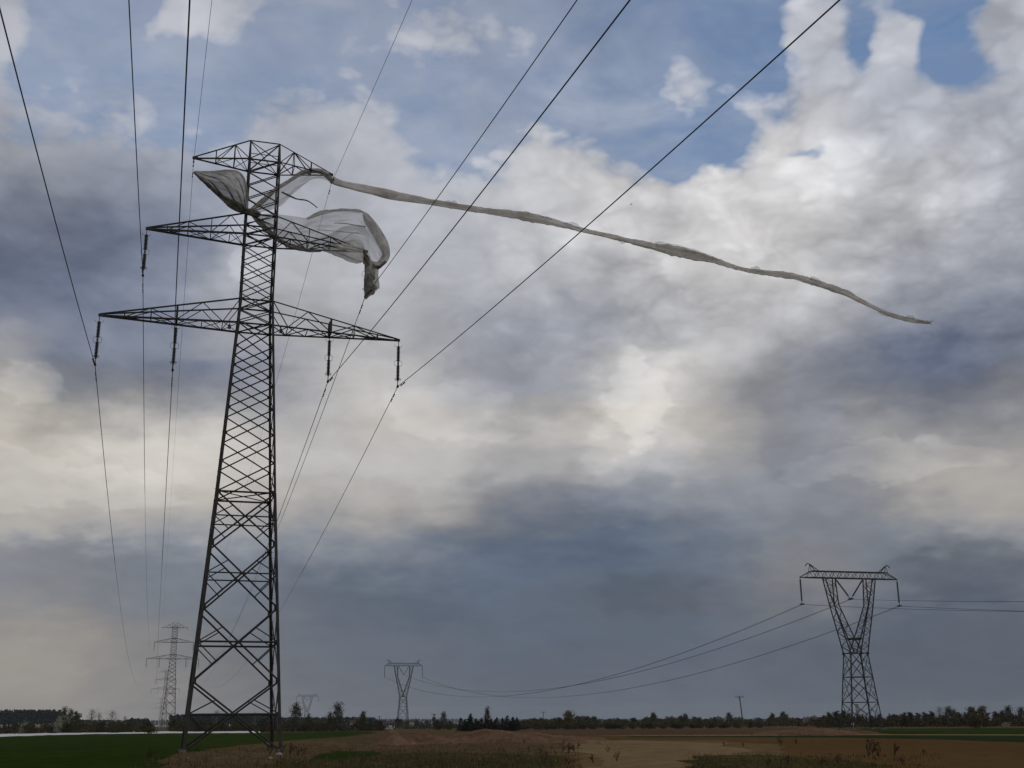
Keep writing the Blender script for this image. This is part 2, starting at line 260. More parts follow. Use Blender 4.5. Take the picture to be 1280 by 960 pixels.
def soil(name, cols, scale=.05, fscale=1.4, bump=.6, stripe=None):
    """land cover: three colours mixed by two octave groups of noise, optional plough rows"""
    m = bpy.data.materials.new(name); m.use_nodes = True; t = m.node_tree; n = t.nodes; l = t.links.new
    b = n['Principled BSDF']; b.inputs['Roughness'].default_value = .95; b.inputs['Specular IOR Level'].default_value = 0
    g = n.new('ShaderNodeTexCoord'); mp = n.new('ShaderNodeMapping'); l(g.outputs['Object'], mp.inputs[0])
    mp.inputs['Scale'].default_value = (1.0, .45, 1)
    a = n.new('ShaderNodeTexNoise'); a.inputs['Scale'].default_value = scale; a.inputs['Detail'].default_value = 9; a.inputs['Roughness'].default_value = .65
    l(mp.outputs[0], a.inputs['Vector'])
    c = n.new('ShaderNodeTexNoise'); c.inputs['Scale'].default_value = fscale; c.inputs['Detail'].default_value = 6; c.inputs['Roughness'].default_value = .7
    l(mp.outputs[0], c.inputs['Vector'])
    mx_ = n.new('ShaderNodeMath'); mx_.operation = 'MULTIPLY_ADD'; mx_.inputs[1].default_value = .55
    l(c.outputs['Fac'], mx_.inputs[0]); 
    hf = n.new('ShaderNodeMath'); hf.operation = 'MULTIPLY'; hf.inputs[1].default_value = .45; l(a.outputs['Fac'], hf.inputs[0])
    l(hf.outputs[0], mx_.inputs[2])
    r = n.new('ShaderNodeValToRGB'); e = r.color_ramp.elements
    e[0].position = .36; e[0].color = (*cols[0], 1); e[1].position = .64; e[1].color = (*cols[2], 1)
    k = e.new(.5); k.color = (*cols[1], 1)
    l(mx_.outputs[0], r.inputs['Fac']); l(r.outputs['Color'], b.inputs['Base Color'])
    bp = n.new('ShaderNodeBump'); bp.inputs['Strength'].default_value = bump; bp.inputs['Distance'].default_value = .4
    l(mx_.outputs[0], bp.inputs['Height']); l(bp.outputs[0], b.inputs['Normal'])
    return m
def leafmat(name, dark, light):
    m = bpy.data.materials.new(name); m.use_nodes = True; t = m.node_tree; n = t.nodes; l = t.links.new
    b = n['Principled BSDF']; b.inputs['Roughness'].default_value = .9; b.inputs['Specular IOR Level'].default_value = 0
    g = n.new('ShaderNodeNewGeometry'); oi = n.new('ShaderNodeObjectInfo')
    mx_ = n.new('ShaderNodeMix'); mx_.data_type = 'RGBA'
    l(g.outputs['Random Per Island'], mx_.inputs['Factor']); mx_.inputs['A'].default_value = (*dark, 1); mx_.inputs['B'].default_value = (*light, 1)
    hs = n.new('ShaderNodeHueSaturation'); mr = n.new('ShaderNodeMapRange'); l(oi.outputs['Random'], mr.inputs[0])
    mr.inputs[3].default_value = .7; mr.inputs[4].default_value = 1.3; l(mr.outputs[0], hs.inputs['Value'])
    l(mx_.outputs['Result'], hs.inputs['Color']); l(hs.outputs[0], b.inputs['Base Color'])
    return m
def fleece(name, col, dirt, see, trans, dscale=.9):
    """thin non-woven crop fleece: see-through, light passes through it, dirty in patches"""
    m = bpy.data.materials.new(name); m.use_nodes = True; t = m.node_tree; n = t.nodes; l = t.links.new
    out = n['Material Output']; n.remove(n['Principled BSDF'])
    g = n.new('ShaderNodeTexCoord'); nz = n.new('ShaderNodeTexNoise'); nz.inputs['Scale'].default_value = dscale; nz.inputs['Detail'].default_value = 8
    nz.inputs['Roughness'].default_value = .65
    l(g.outputs['Object'], nz.inputs['Vector'])
    r = n.new('ShaderNodeValToRGB'); e = r.color_ramp.elements; e[0].position = .36; e[1].position = .62
    e[0].color = (*dirt, 1); e[1].color = (*col, 1); l(nz.outputs['Fac'], r.inputs['Fac'])
    df = n.new('ShaderNodeBsdfDiffuse'); tl = n.new('ShaderNodeBsdfTranslucent'); tp = n.new('ShaderNodeBsdfTransparent')
    l(r.outputs[0], df.inputs[0]); l(r.outputs[0], tl.inputs[0])
    wv = n.new('ShaderNodeTexNoise'); wv.inputs['Scale'].default_value = 2.2; wv.inputs['Detail'].default_value = 9; wv.inputs['Roughness'].default_value = .7; wv.inputs['Distortion'].default_value = 1.2
    wm = n.new('ShaderNodeMapping'); wm.inputs['Scale'].default_value = (.6, 1, 1.8); wm.inputs['Rotation'].default_value = (0, .5, 0); l(g.outputs['Object'], wm.inputs[0]); l(wm.outputs[0], wv.inputs['Vector'])
    bp = n.new('ShaderNodeBump'); bp.inputs['Strength'].default_value = .9; bp.inputs['Distance'].default_value = .35; l(wv.outputs['Fac'], bp.inputs['Height']); l(bp.outputs[0], df.inputs['Normal']); l(bp.outputs[0], tl.inputs['Normal'])
    m1 = n.new('ShaderNodeMixShader'); m1.inputs[0].default_value = trans; l(df.outputs[0], m1.inputs[1]); l(tl.outputs[0], m1.inputs[2])
    lw = n.new('ShaderNodeLayerWeight'); lw.inputs['Blend'].default_value = .35
    f = n.new('ShaderNodeMath'); f.operation = 'MULTIPLY_ADD'; l(lw.outputs['Facing'], f.inputs[0]); f.inputs[1].default_value = -see * .9; f.inputs[2].default_value = see
    f.use_clamp = True
    m2 = n.new('ShaderNodeMixShader'); l(f.outputs[0], m2.inputs[0]); l(m1.outputs[0], m2.inputs[1]); l(tp.outputs[0], m2.inputs[2])
    l(m2.outputs[0], out.inputs[0])
    return m

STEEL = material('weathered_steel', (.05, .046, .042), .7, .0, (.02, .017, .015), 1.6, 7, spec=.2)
HAZED_STEEL = material('far_steel', (.1, .078, .06), .8, 0, (.055, .043, .034), .6, 5, spec=.15)  # distant pylons: fading with distance put into a lighter brown colour
WIRE = material('aluminium_cable', (.05, .05, .052), .6, .3, (.035, .035, .036), 2, 3)
PORCELAIN = material('brown_porcelain', (.03, .022, .019), .3, 0, (.02, .016, .014), 5, 3, spec=.5)
CONCRETE = material('concrete', (.16, .145, .125), .9, 0, (.08, .07, .06), 2, 6, .3, 12)
WOOD = material('pole_wood', (.085, .07, .058), .9, 0, (.04, .034, .03), 3, 6)
BARK = material('bark', (.07, .06, .05), .9, 0, (.035, .03, .026), 3, 5)
BIRCH = material('pale_bark', (.22, .2, .18), .9, 0, (.07, .06, .055), 3, 5)

# ---------------------------------------------------------------- ground and fields
def smoothpoly(name, pts, z, mat, jag=.02, step=3, rs=1):
    """an irregular field: outline through ground points, broken up along its edge"""
    q = random.Random(rs); out = []
    P = [Vector(p) for p in pts]
    for i in range(len(P)):
        a, b = P[i], P[(i + 1) % len(P)]; L_ = (b - a).length; dd = a.length
        k = max(1, min(60, int(L_ / max(step * dd / 60, .5))))
        for j in range(k):
            c = a.lerp(b, j / k); s_ = c.length * jag
            if L_ > 2000: s_ = 0
            out.append((c.x + q.uniform(-1, 1) * s_ * .35, c.y + q.uniform(-1, 1) * s_, z))
    mb = MB(); mb.v = out; mb.f = [tuple(range(len(out)))]
    o = mb.build(name, mat); tag(o, kind='structure'); return o
DRYGRASS = soil('dry_grass_soil', ((.05, .036, .018), (.088, .06, .03), (.13, .09, .048)), .07, 1.1)
PLOUGH = soil('ploughed_soil', ((.07, .042, .017), (.096, .056, .022), (.12, .073, .031)), .04, .9, .8)
SAND = soil('sandy_track_soil', ((.12, .082, .04), (.165, .115, .06), (.205, .15, .085)), .09, .8, .4)
GREEN = soil('young_crop', ((.012, .024, .003), (.021, .036, .006), (.034, .05, .01)), .05, .7, .5)
OLIVE = soil('olive_grass', ((.03, .026, .009), (.054, .044, .017), (.085, .064, .028)), .12, 1.3, .7)
REDSOIL = soil('red_brown_mound', ((.065, .037, .02), (.125, .073, .043), (.18, .113, .072)), .25, 1.5, .8)
DARKGREEN = soil('dark_verge', ((.012, .02, .007), (.022, .032, .012), (.03, .042, .016)), .2, 1.2, .5)
# one sheet out to the horizon
mb = MB(); ring = [0, 30, 60, 100, 160, 260, 420, 700, 1200, 2200, 4500]
nseg = 72
rows = []
for r_ in ring[1:]: rows.append([(r_ * math.cos(2 * math.pi * k / nseg), r_ * math.sin(2 * math.pi * k / nseg), 0) for k in range(nseg)])
mb.quad_strip(rows); b0 = len(mb.v); mb.v.append((0, 0, 0)); mb.f += [(b0, k, (k + 1) % nseg) for k in range(nseg)]
tag(mb.build('ground', DRYGRASS), kind='structure')
G = lambda *pp: [gnd(x, y) for x, y in pp]
smoothpoly('green_field', G((-500, 921.5), (100, 917.3), (330, 916.2), (440, 914), (470, 916), (430, 921), (350, 926), (300, 931), (232, 941), (205, 948), (190, 960), (178, 985), (-700, 985)), .004, GREEN, .022, rs=3)
smoothpoly('ploughed_field', G((1700, 926), (1180, 924.5), (1060, 922.2), (900, 921.6), (800, 921.6), (730, 923), (700, 930), (680, 945), (660, 985), (2000, 985)), .004, PLOUGH, .012, rs=4)
smoothpoly('far_plough', G((1062, 911.5), (1062, 919), (870, 920), (760, 920), (700, 920), (650, 917), (655, 911.5), (860, 910.8)), .006, soil('far_plough_soil', ((.06, .038, .02), (.082, .05, .028), (.105, .068, .04)), .03, .5), .012, rs=5)
smoothpoly('green_field', G((1070, 910.5), (1700, 909.5), (1900, 921), (1280, 918.2), (1110, 917.8)), .008, GREEN, .008, rs=6)
smoothpoly('field_path', G((1055, 917.4), (1110, 917.8), (1280, 918.2), (1700, 919.3), (1700, 921.3), (1280, 919.5), (1100, 918.9), (1040, 919.2), (900, 920), (790, 920.2), (730, 919.9), (800, 918.8), (950, 918.3)), .012, SAND, .004, rs=7)
smoothpoly('verge', G((1048, 919.4), (1110, 919), (1280, 919.6), (1700, 921.4), (1700, 933), (1280, 928.2), (1190, 925), (1060, 922.2), (900, 921.8), (790, 921.8), (780, 920.4), (900, 920.2)), .016, DARKGREEN, .006, rs=8)
smoothpoly('dirt_track', G((712, 924.6), (800, 924.6), (905, 925.8), (950, 929), (985, 936), (975, 944), (930, 952), (900, 962), (890, 985), (700, 985), (705, 962), (725, 951), (690, 941), (700, 930)), .007, soil('trodden_soil', ((.085, .055, .026), (.12, .078, .037), (.155, .106, .056)), .12, .9, .6), .03, rs=29)
smoothpoly('dirt_track', G((735, 925.5), (800, 926), (885, 927.5), (905, 931), (930, 938), (915, 946), (880, 953), (860, 962), (840, 985), (740, 985), (730, 962), (760, 950), (715, 940), (722, 931)), .010, SAND, .03, rs=9)
smoothpoly('grass_verge', G((865, 945), (930, 943), (1005, 948), (1060, 950), (1090, 956), (1180, 985), (820, 985), (855, 955)), .014, OLIVE, .03, rs=10)
smoothpoly('grass_verge', G((345, 951), (420, 946), (520, 941), (600, 941), (690, 944), (705, 952), (690, 985), (330, 985)), .010, OLIVE, .03, rs=11)
smoothpoly('grass_patch', G((400, 943), (430, 939), (472, 940), (468, 947), (430, 951), (402, 949)), .016, GREEN, .03, rs=12)

def mound(name, x0, x1, y_front, ytop, depth, rs, mat=REDSOIL, z0=-.05):
    """a low bank of dug soil: a real heap with an uneven crest"""
    q = random.Random(rs); a, b = gnd(x0, y_front), gnd(x1, y_front); n, m = 46, 12
    ht = ztop((x0 + x1) / 2, ytop, a.y + depth * .5)
    ph = [q.uniform(0, 6.3) for _ in range(8)]; rows = []
    for j in range(m + 1):
        v = j / m; row = []
        for i in range(n + 1):
            u = i / n; p = a.lerp(b, u)
            prof = math.sin(math.pi * min(1, max(0, v))) ** .8
            env = min(1, 5 * u, 5 * (1 - u)) ** .7
            k = .72 + .16 * math.sin(5 * u + ph[0]) + .12 * math.sin(13 * u + ph[1] + 3 * v) + .06 * math.sin(31 * u + ph[2] + 7 * v)
            y = p.y + depth * v + q.uniform(-.1, .1) * depth / m + .15 * depth * math.sin(7 * u + ph[3])
            row.append((p.x * (y / p.y), y, z0 + ht * prof * env * k + q.uniform(-.05, .05)))
        rows.append(row)
    mm = MB(); mm.quad_strip(rows, False); o = mm.build(name, mat, smooth_=True); tag(o, kind='structure'); return o
mound('earth_mound', 468, 572, 931, 910.5, 16, 21)
mound('earth_mound', 552, 705, 929, 910.3, 20, 22)
mound('earth_mound', 560, 760, 926, 914, 14, 23)
mound('earth_mound', 940, 1075, 919.3, 908.6, 30, 24)
mound('earth_mound', 330, 480, 934, 924, 10, 25, DRYGRASS)

# white fleece laid over a crop
mb = MB(); cv = []
for x, yf, yb in ((-300, 926, 916.6), (-120, 923.2, 915.6), (0, 921.3, 915.3), (60, 919.2, 915.2), (120, 917.8, 915.2), (200, 917.0, 915.2), (270, 916.6, 915.25), (325, 916.3, 915.3)):
    pf, pb = gnd(x, yf), gnd(x, yb); row = []
    for j in range(13):
        p = pf.lerp(pb, j / 12); row.append((p.x, p.y, .02 + .28 * abs(math.sin(math.pi * j / 12 * 3)) * (.8 + .2 * rnd.random())))
    cv.append(row)
fine_cv = []
for i in range(len(cv) - 1):
    for k in range(8):
        t = k / 8; fine_cv.append([tuple(Vector(a).lerp(Vector(b), t) + V(0, 0, rnd.uniform(0, .06))) for a, b in zip(cv[i], cv[i + 1])])
fine_cv.append(cv[-1])
mb.quad_strip(fine_cv, False)
tag(mb.build('crop_cover', material('white_fleece_cover', (.62, .6, .6), .9, 0, (.4, .39, .38), .12, 6)), 'long white crop fleece laid flat across the far edge of the green field', 'crop cover')

# ---------------------------------------------------------------- the lattice pylon
TH, PX_, PY_ = -0.2904, -19.5156, 82.5754
BB, BW, BT = 3.15, 1.2, 1.17
Z3L, Z3U, Z2L, Z2U, Z1, ZA = 30.525, 32.44, 37.725, 39.43, 44.075, 46.234
A3, A2, A1, A3I = 11.1, 8.36, 5.37, 5.7
def hw(z):
    return BB + (BW - BB) * z / Z3L if z < Z3L else BW + (BT - BW) * (z - Z3L) / (Z1 - Z3L)
def corner(sx, sy, z): return V(sx * hw(z), sy * hw(z) * .98, z)
def make_pylon(steel, fine=True):
    root = empty('lattice_pylon', (0, 0, 0))
    big = [0, 4.52, 9.44, 13.91, 17.58]
    small = [17.58, 19.81, 21.91, 23.86, 25.6, 27.17, 28.7, Z3L]
    upp = [Z3L, 31.5, Z3U, 33.76, 35.08, 36.4, Z2L, 38.58, Z2U, 40.6, 41.75, 42.9, Z1]
    for sx in (-1, 1):
        for sy in (-1, 1):
            m = MB(); inn = (-sx, -sy, 0)
            m.angle(corner(sx, sy, -.1), corner(sx, sy, 17.58), .21, inn); m.angle(corner(sx, sy, 17.58), corner(sx, sy, Z3U), .17, inn)
            m.angle(corner(sx, sy, Z3U), corner(sx, sy, Z1), .14, inn)
            m.angle(corner(sx, sy, Z1), V(sx * 1.155, 0, ZA), .13, inn)
            for z in big[1:] + small[1:] + [Z3U, Z2L, Z2U]:          # splice and gusset plates
                s_ = .34 if z < 18 else .24
                c = corner(sx, sy, z)
                m.box(c - V(sx * s_ * .35, sy * .02, 0), s_ * .8, .03, s_); m.box(c - V(sx * .02, sy * s_ * .35, 0), .03, s_ * .8, s_)
            if fine and sx * sy > 0:
                z = 2.6
                while z < 43:
                    c = corner(sx, sy, z); m.bar(c, c + V(sx * .2 * (1 if int(z * 2) % 2 else .1), sy * .2 * (.1 if int(z * 2) % 2 else 1), 0), .028); z += .42
            m.build('leg', steel, root)
            f = MB(); f.box(corner(sx, sy, -.05), .5, .5, .3); f.box(corner(sx, sy, .12), .36, .36, .08); f.build('footing', CONCRETE, root)
    for face in range(4):
        m = MB()
        def P(s, z):
            if face == 0: return corner(s, -1, z)
            if face == 1: return corner(s, 1, z)
            if face == 2: return corner(-1, s, z)
            return corner(1, s, z)
        n = [(0, 1, 0), (0, -1, 0), (1, 0, 0), (-1, 0, 0)][face]; off = Vector(n) * .03
        for i in range(len(big) - 1):
            z0, z1 = big[i], big[i + 1]; w = .09
            m.angle(P(-1, z0), P(1, z1), w, n); m.angle(P(1, z0) + off, P(-1, z1) + off, w, n)
            h0, h1 = hw(z0), hw(z1); zc = z0 + (z1 - z0) * h0 / (h0 + h1)
            if i != 0 or True:
                m.angle(P(-1, zc), P(1, zc), .095 if i < 2 else .07, n)
            for s in (-1, 1):
                for zz, other in ((z0, z1), (z1, z0)):
                    q = P(s, zz).lerp(P(-s, other), .27); m.angle(P(s, zc), q, .055, n)
        m.angle(P(-1, 17.58), P(1, 17.58), .1, n)
        seq = small + upp[1:]
        for i in range(len(seq) - 1):
            z0, z1 = seq[i], seq[i + 1]; w = .072 if z0 < 29 else .062
            m.angle(P(-1, z0), P(1, z1), w, n); m.angle(P(1, z0) + off, P(-1, z1) + off, w, n)
        for z in (Z3L, Z3U, Z2L, Z2U, Z1): m.angle(P(-1, z), P(1, z), .1, n)
        m.build('face_bracing', steel, root)
    for z in (17.58, Z3L, Z3U, Z2L, Z1):                             # plan bracing and the peak
        m = MB(); m.angle(corner(-1, -1, z), corner(1, 1, z), .07); m.angle(corner(1, -1, z) + V(0, 0, .05), corner(-1, 1, z) + V(0, 0, .02), .07)
        m.build('plan_bracing', steel, root)
    m = MB(); m.angle((-1.155, 0, ZA), (1.155, 0, ZA), .1)
    for sy in (-1, 1):
        m.angle((-1.155, 0, ZA - .05), corner(1, sy, Z1), .075); m.angle((1.155, 0, ZA - .05), corner(-1, sy, Z1), .075)
        m.angle(corner(-1, sy, Z1).lerp(V(-1.155, 0, ZA), .3), corner(1, sy, Z1).lerp(V(1.155, 0, ZA), .3), .06)
    m.build('peak_frame', steel, root)
    for s in (-1, 1):
        for zl, zu, a, nodes in ((Z3L, Z3U, A3, (9.4, 7.55, A3I, 3.9, 2.4)), (Z2L, Z2U, A2, (6.9, 5.4, 3.7, 2.3)), (Z1, ZA, A1, (3.7, 2.3))):
            m = MB(); tip = V(s * a, 0, zl); top_arm = zu == ZA
            def lo(e, sy): return corner(s, sy, zl).lerp(tip, max(0, (e - hw(zl)) / (a - hw(zl))))
            def hi(e, sy):
                st = V(s * 1.155, 0, ZA) if top_arm else corner(s, sy, zu)
                return st.lerp(tip + V(0, 0, .12), max(0, (e - abs(st.x)) / (a - abs(st.x))))
            for sy in (-1, 1):
                m.angle(corner(s, sy, zl), tip, .13 if not top_arm else .1)
                if sy == -1 or not top_arm: m.angle(hi(0, sy), tip + V(0, 0, .12), .1 if not top_arm else .08)
                ns = [a] + list(nodes) + [hw(zl)]; flip = True
                for i in range(1, len(ns) - 1):
                    e0, e1 = ns[i], ns[i + 1]
                    if i <= 3: m.angle(lo(e0, sy), hi(e0, sy), .06)
                    if flip: m.angle(lo(e0, sy), hi(e1, sy), .065)
                    else: m.angle(hi(e0, sy), lo(e1, sy), .065)
                    flip = not flip
                m.angle(lo(ns[1], sy), hi(ns[2], sy), .05)
            ns = [a * .97] + list(nodes) + [hw(zl)]
            for i in range(1, len(ns) - 1):                          # bottom plane
                sy = 1 if i % 2 else -1
                m.angle(lo(ns[i], sy), lo(ns[i + 1], -sy), .06); m.angle(lo(ns[i], -sy), lo(ns[i + 1], sy), .055)
                m.angle(lo(ns[i], -1), lo(ns[i], 1), .06)
            m.box(tip + V(-s * .12, 0, .05), .45, .12, .2)
            if zl == Z3L:
                for sy in (-1, 1): m.bar(lo(A3I, sy), hi(A3I, sy), .15)
                m.bar(lo(A3I, -1), lo(A3I, 1), .14); m.bar(lo(A3I, 0).lerp(lo(A3I, 1), .5), hi(A3I, -1).lerp(hi(A3I, 1), .5), .16)
            m.build('cross_arm', steel, root)
        if fine:
            m = MB(); c = corner(s, -1, Z3L).lerp(V(s * A3, 0, Z3L), .07); m.bar(c, c - V(0, 0, .3), .05); m.box(c - V(0, 0, .38), .22, .22, .28); m.build('hanging_box', steel, root)
        for e, z in ((A3, Z3L), (A3I, Z3L), (A2, Z2L)):              # insulator strings
            m = MB(); t_ = V(s * e, 0, z); ln = 3.72; dn = V(0, 0, -1)
            m.bar(t_, t_ + dn * .45, .05); 
            for z0, z1 in ((.42, 1.72), (1.98, 3.28)):
                prof = [(0, .07)]; nsd = 11
                for k in range(nsd):
                    f0 = .04 + .92 * k / nsd; prof += [(f0, .085), (f0 + .03, .15), (f0 + .055, .085)]
                prof.append((1, .07)); m.lathe(t_ + dn * z0, t_ + dn * z1, prof, 8)
            m.bar(t_ + dn * 1.68, t_ + dn * 2.02, .13); m.bar(t_ + dn * 3.26, t_ + dn * ln, .06)
            ins = m.build('insulator', PORCELAIN, root)
            for zz, up_ in ((.5, 1), (1.66, -1), (2.06, 1)):
                for sx in (-1, 1):
                    h = MB(); c = t_ + dn * zz; h.tube([c, c + V(sx * .16, 0, -.02 * up_), c + V(sx * .28, 0, .04 * up_), c + V(sx * .3, 0, .18 * up_)], .013, 4)
                    h.build('arcing_horn', steel, ins)
            h = MB(); c = t_ + dn * 3.12; ring_ = [c + V(.24 * math.cos(k * math.pi / 7), .14 * math.sin(k * math.pi / 7), .0) for k in range(15)]
            h.tube(ring_, .015, 4); h.tube([c - V(.24, 0, 0), c - V(.16, 0, .15), c - V(0, 0, .17), c + V(.16, 0, -.15), c + V(.24, 0, 0)], .013, 4)
            h.build('guard_ring', steel, ins)
            h = MB(); c = t_ + dn * ln; h.lathe(c - V(0, .3, .03), c + V(0, .3, -.03), [(0, .03), (.3, .085), (.5, .1), (.7, .085), (1, .03)], 8); h.bar(c + V(0, 0, .12), c, .1)
            h.build('suspension_clamp', steel, ins)
        m = MB(); t_ = V(s * A1, 0, Z1); m.bar(t_, t_ - V(0, 0, .62), .05); m.box(t_ - V(0, 0, .3), .1, .1, .16); m.lathe(t_ - V(0, .2, .66), t_ - V(0, -.2, .66), [(0, .02), (.5, .06), (1, .02)], 6)
        m.build('earth_wire_hanger', steel, root)
    return root
pylon = make_pylon(STEEL); pylon.location = (PX_, PY_, 0); pylon.rotation_euler = (0, 0, -TH)
tag(pylon, 'tall dark lattice pylon in the foreground with torn fleece caught on its upper arms', 'pylon', 'lattice pylons of the left power line')
U_ = V(math.sin(TH), math.cos(TH), 0); E_ = V(math.cos(TH), -math.sin(TH), 0); O_ = V(PX_, PY_, 0)
def loc(e, u, z): return O_ + E_ * e + U_ * u + V(0, 0, z)
for t, dz, lab in ((460.1, -.39, 'nearest distant pylon, in the gap between the woods left of the dark pylon'),
               (920, -.2, 'second distant pylon, partly hidden behind the left edge of a bigger pylon'),
               (1900, -1.2, 'farthest and faintest pylon of the left line, low on the horizon')):
    c = copy_tree(pylon); c.location = loc(0, t, dz); tag(c, lab, 'pylon')
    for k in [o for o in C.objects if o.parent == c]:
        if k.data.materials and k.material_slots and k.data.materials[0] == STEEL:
            k.material_slots[0].link = 'OBJECT'; k.material_slots[0].material = HAZED_STEEL

# conductors: one wire each, over the near pylon, to the next one and back over the camera
WIRES = ( # name, e, z at clamp, near slope, near sag k, sideways drift, far slope, radius, label
 (-A3, Z3L - 3.74, .1, .0003, .001, .118, .026, 'outermost conductor on the left, hanging from the left tip of the lowest arm'),
 (-A2, Z2L - 3.74, .1, .0003, .0035, .09, .026, 'conductor hanging from the left tip of the middle arm'),
 (-A3I, Z3L - 3.74, .1, .0003, .0025, .12, .026, 'inner left conductor, under the post of the left lower arm'),
 (-A1, Z1 - .66, .0, .0003, .02, .06, .014, 'thin earth wire from the left tip of the top arm'),
 (A1, Z1 - .66, .15, .0003, .0, .1, .014, 'thin earth wire from the right tip of the top arm, passing the fleece knot'),
 (A2, Z2L - 3.74, .12, .0003, .01, .135, .026, 'conductor holding the hanging end of the fleece below the middle arm'),
 (A3I, Z3L - 3.74, .13, .0003, .0, .128, .026, 'inner right conductor, under the post of the right lower arm'),
 (A3, Z3L - 3.74, .115, .0003, .012, .128, .026, 'outermost conductor on the right, hanging from the right tip of the lowest arm'))
for e, z0, s, k, drift, sf, rad, lab in WIRES:
    def near_pt(t): return loc(e + drift * t, -t, z0 - s * t + k * t * t)
    def far_pt(t): return loc(e, t, z0 - sf * t + sf / 460.1 * t * t + (-.39) * t / 460.1)
    pts = [near_pt(t) for t in range(130, 0, -3)] + [far_pt(t) for t in [0] + [1.5 * i * (1 + i * .015) for i in range(1, 128) if 1.5 * i * (1 + i * .015) < 460.1] + [460.1]]
    m = MB(); m.tube(pts, [rad * (1 if (p_ - O_).dot(U_) < 60 else .6) for p_ in pts], 6); w = m.build('power_line', WIRE)
    tag(w, lab, 'wire', 'wires of the left power line')
    for t in ((1.5, 2.4) if rad > .02 else (1.2,)):
        for fn in (near_pt, far_pt):
            p = fn(t); q = p + V(0, 0, -.13)
            dr = (fn(t + .2) - p).normalized(); dmp = MB(); dmp.bar(p + V(0, 0, .02), q, .035); dmp.bar(q - dr * .22, q + dr * .22, .02)
            for sg in (-1, 1): dmp.lathe(q + dr * sg * .14, q + dr * sg * .28, [(0, .02), (.2, .055), (.8, .05), (1, .02)], 6)
            dmp.build('vibration_damper', STEEL, w)

# ---------------------------------------------------------------- torn crop fleece in the pylon
SHEER = fleece('sheer_fleece', (.7, .69, .67), (.46, .44, .42), .62, .66)
FOLDED = fleece('folded_fleece', (.8, .77, .71), (.46, .42, .35), .22, .52, 1.2)
DARKF = fleece('fold_shade_fleece', (.42, .385, .32), (.14, .12, .095), .05, .4, 1.6)  # shade of folds and creases put into the dark colour, dirt in the noise
STREAM = fleece('streamer_fleece', (.95, .91, .83), (.62, .56, .46), .32, .6, .55)
fl = empty('torn_fleece', loc(-1.25, -1.25, 39.9), -TH, 'torn grey crop fleece snagged on the pylon top with a long streamer blowing right', 'torn fleece')
inv = Matrix.Translation(-fl.location); rotm = Matrix.Rotation(TH, 4, 'Z')
def cl(x, y, u):
    """point of the cloth seen at x, y, standing u metres behind the plane of the cross-arms"""
    r = ray(x, y); o = O_ + U_ * u; t = U_.dot(o) / U_.dot(V(r.x, r.y, 0)); return V(r.x * t, r.y * t, r.z * t + EYE)
def poly_at(pl, f):
    L_ = [0]
    for a, b in zip(pl, pl[1:]): L_.append(L_[-1] + math.hypot(a[0] - b[0], a[1] - b[1]))
    d = f * L_[-1]
    for i in range(len(pl) - 1):
        if d <= L_[i + 1] or i == len(pl) - 2:
            t = (d - L_[i]) / max(1e-6, L_[i + 1] - L_[i]); a, b = pl[i], pl[i + 1]
            # smooth through the outline points
            p0 = pl[max(0, i - 1)]; p3 = pl[min(len(pl) - 1, i + 2)]
            return tuple(.5 * (2 * a[k] + (b[k] - p0[k]) * t + (2 * p0[k] - 5 * a[k] + 4 * b[k] - p3[k]) * t * t + (3 * a[k] - p0[k] - 3 * b[k] + p3[k]) * t ** 3) for k in range(len(a)))
def sheet(name, top, bot, mat, n=48, m=18, bulge=.6, fold=(.12, 5, 9), rs=1, parent=None):
    """cloth between two edges; outline points are (x, y, u); bulges in the wind and gathers in folds"""
    q = random.Random(rs); ph = [q.uniform(0, 6.3) for _ in range(6)]; rows = []
    for j in range(m + 1):
        v = j / m; row = []
        for i in range(n + 1):
            f = i / n; a, b = poly_at(top, f), poly_at(bot, f)
            x, y, u = (a[k] * (1 - v) + b[k] * v for k in range(3))
            g = math.sin(math.pi * v) * math.sin(math.pi * min(1, f * 1.02)) ** .6
            u += bulge * g
            fa, fx, fv = fold
            u += fa * (math.sin(fx * f * 2 + fv * v + ph[0]) + .6 * math.sin(fx * 2.3 * f - fv * 1.7 * v + ph[1]) + .4 * math.sin(fx * 5 * f + fv * 3.1 * v + ph[2])) * (.25 + .75 * math.sin(math.pi * v)) * min(1, 6 * f)
            rg = fx * 1.6 * f + fv * .9 * v + ph[5] + 1.2 * math.sin(3 * f + 2 * v + ph[1]); u += fa * 1.1 * (1 - 2 * abs(math.sin(rg))) * math.sin(math.pi * v) * min(1, 6 * f)
            rg = fx * 4 * f - fv * 2.2 * v + ph[2] + 1.5 * math.sin(5 * v + 4 * f); u += fa * .4 * (1 - 2 * abs(math.sin(rg))) * min(1, 6 * f)
            edge = 1.0 if 0 < j < m else .8
            x += edge * (.35 * math.sin(9 * f + 7 * v + ph[3]) + .25 * math.sin(27 * f + 9 * v + ph[1])); y += edge * (.35 * math.sin(11 * f - 5 * v + ph[4]) + .35 * math.sin(23 * f + 4 * v + ph[0]) + .22 * math.sin(51 * f + ph[2]))
            row.append(rotm @ (cl(x, y, u) - fl.location))
        rows.append(row)
    mm = MB(); mm.quad_strip(rows, False); return mm.build(name, mat, parent or fl, True)
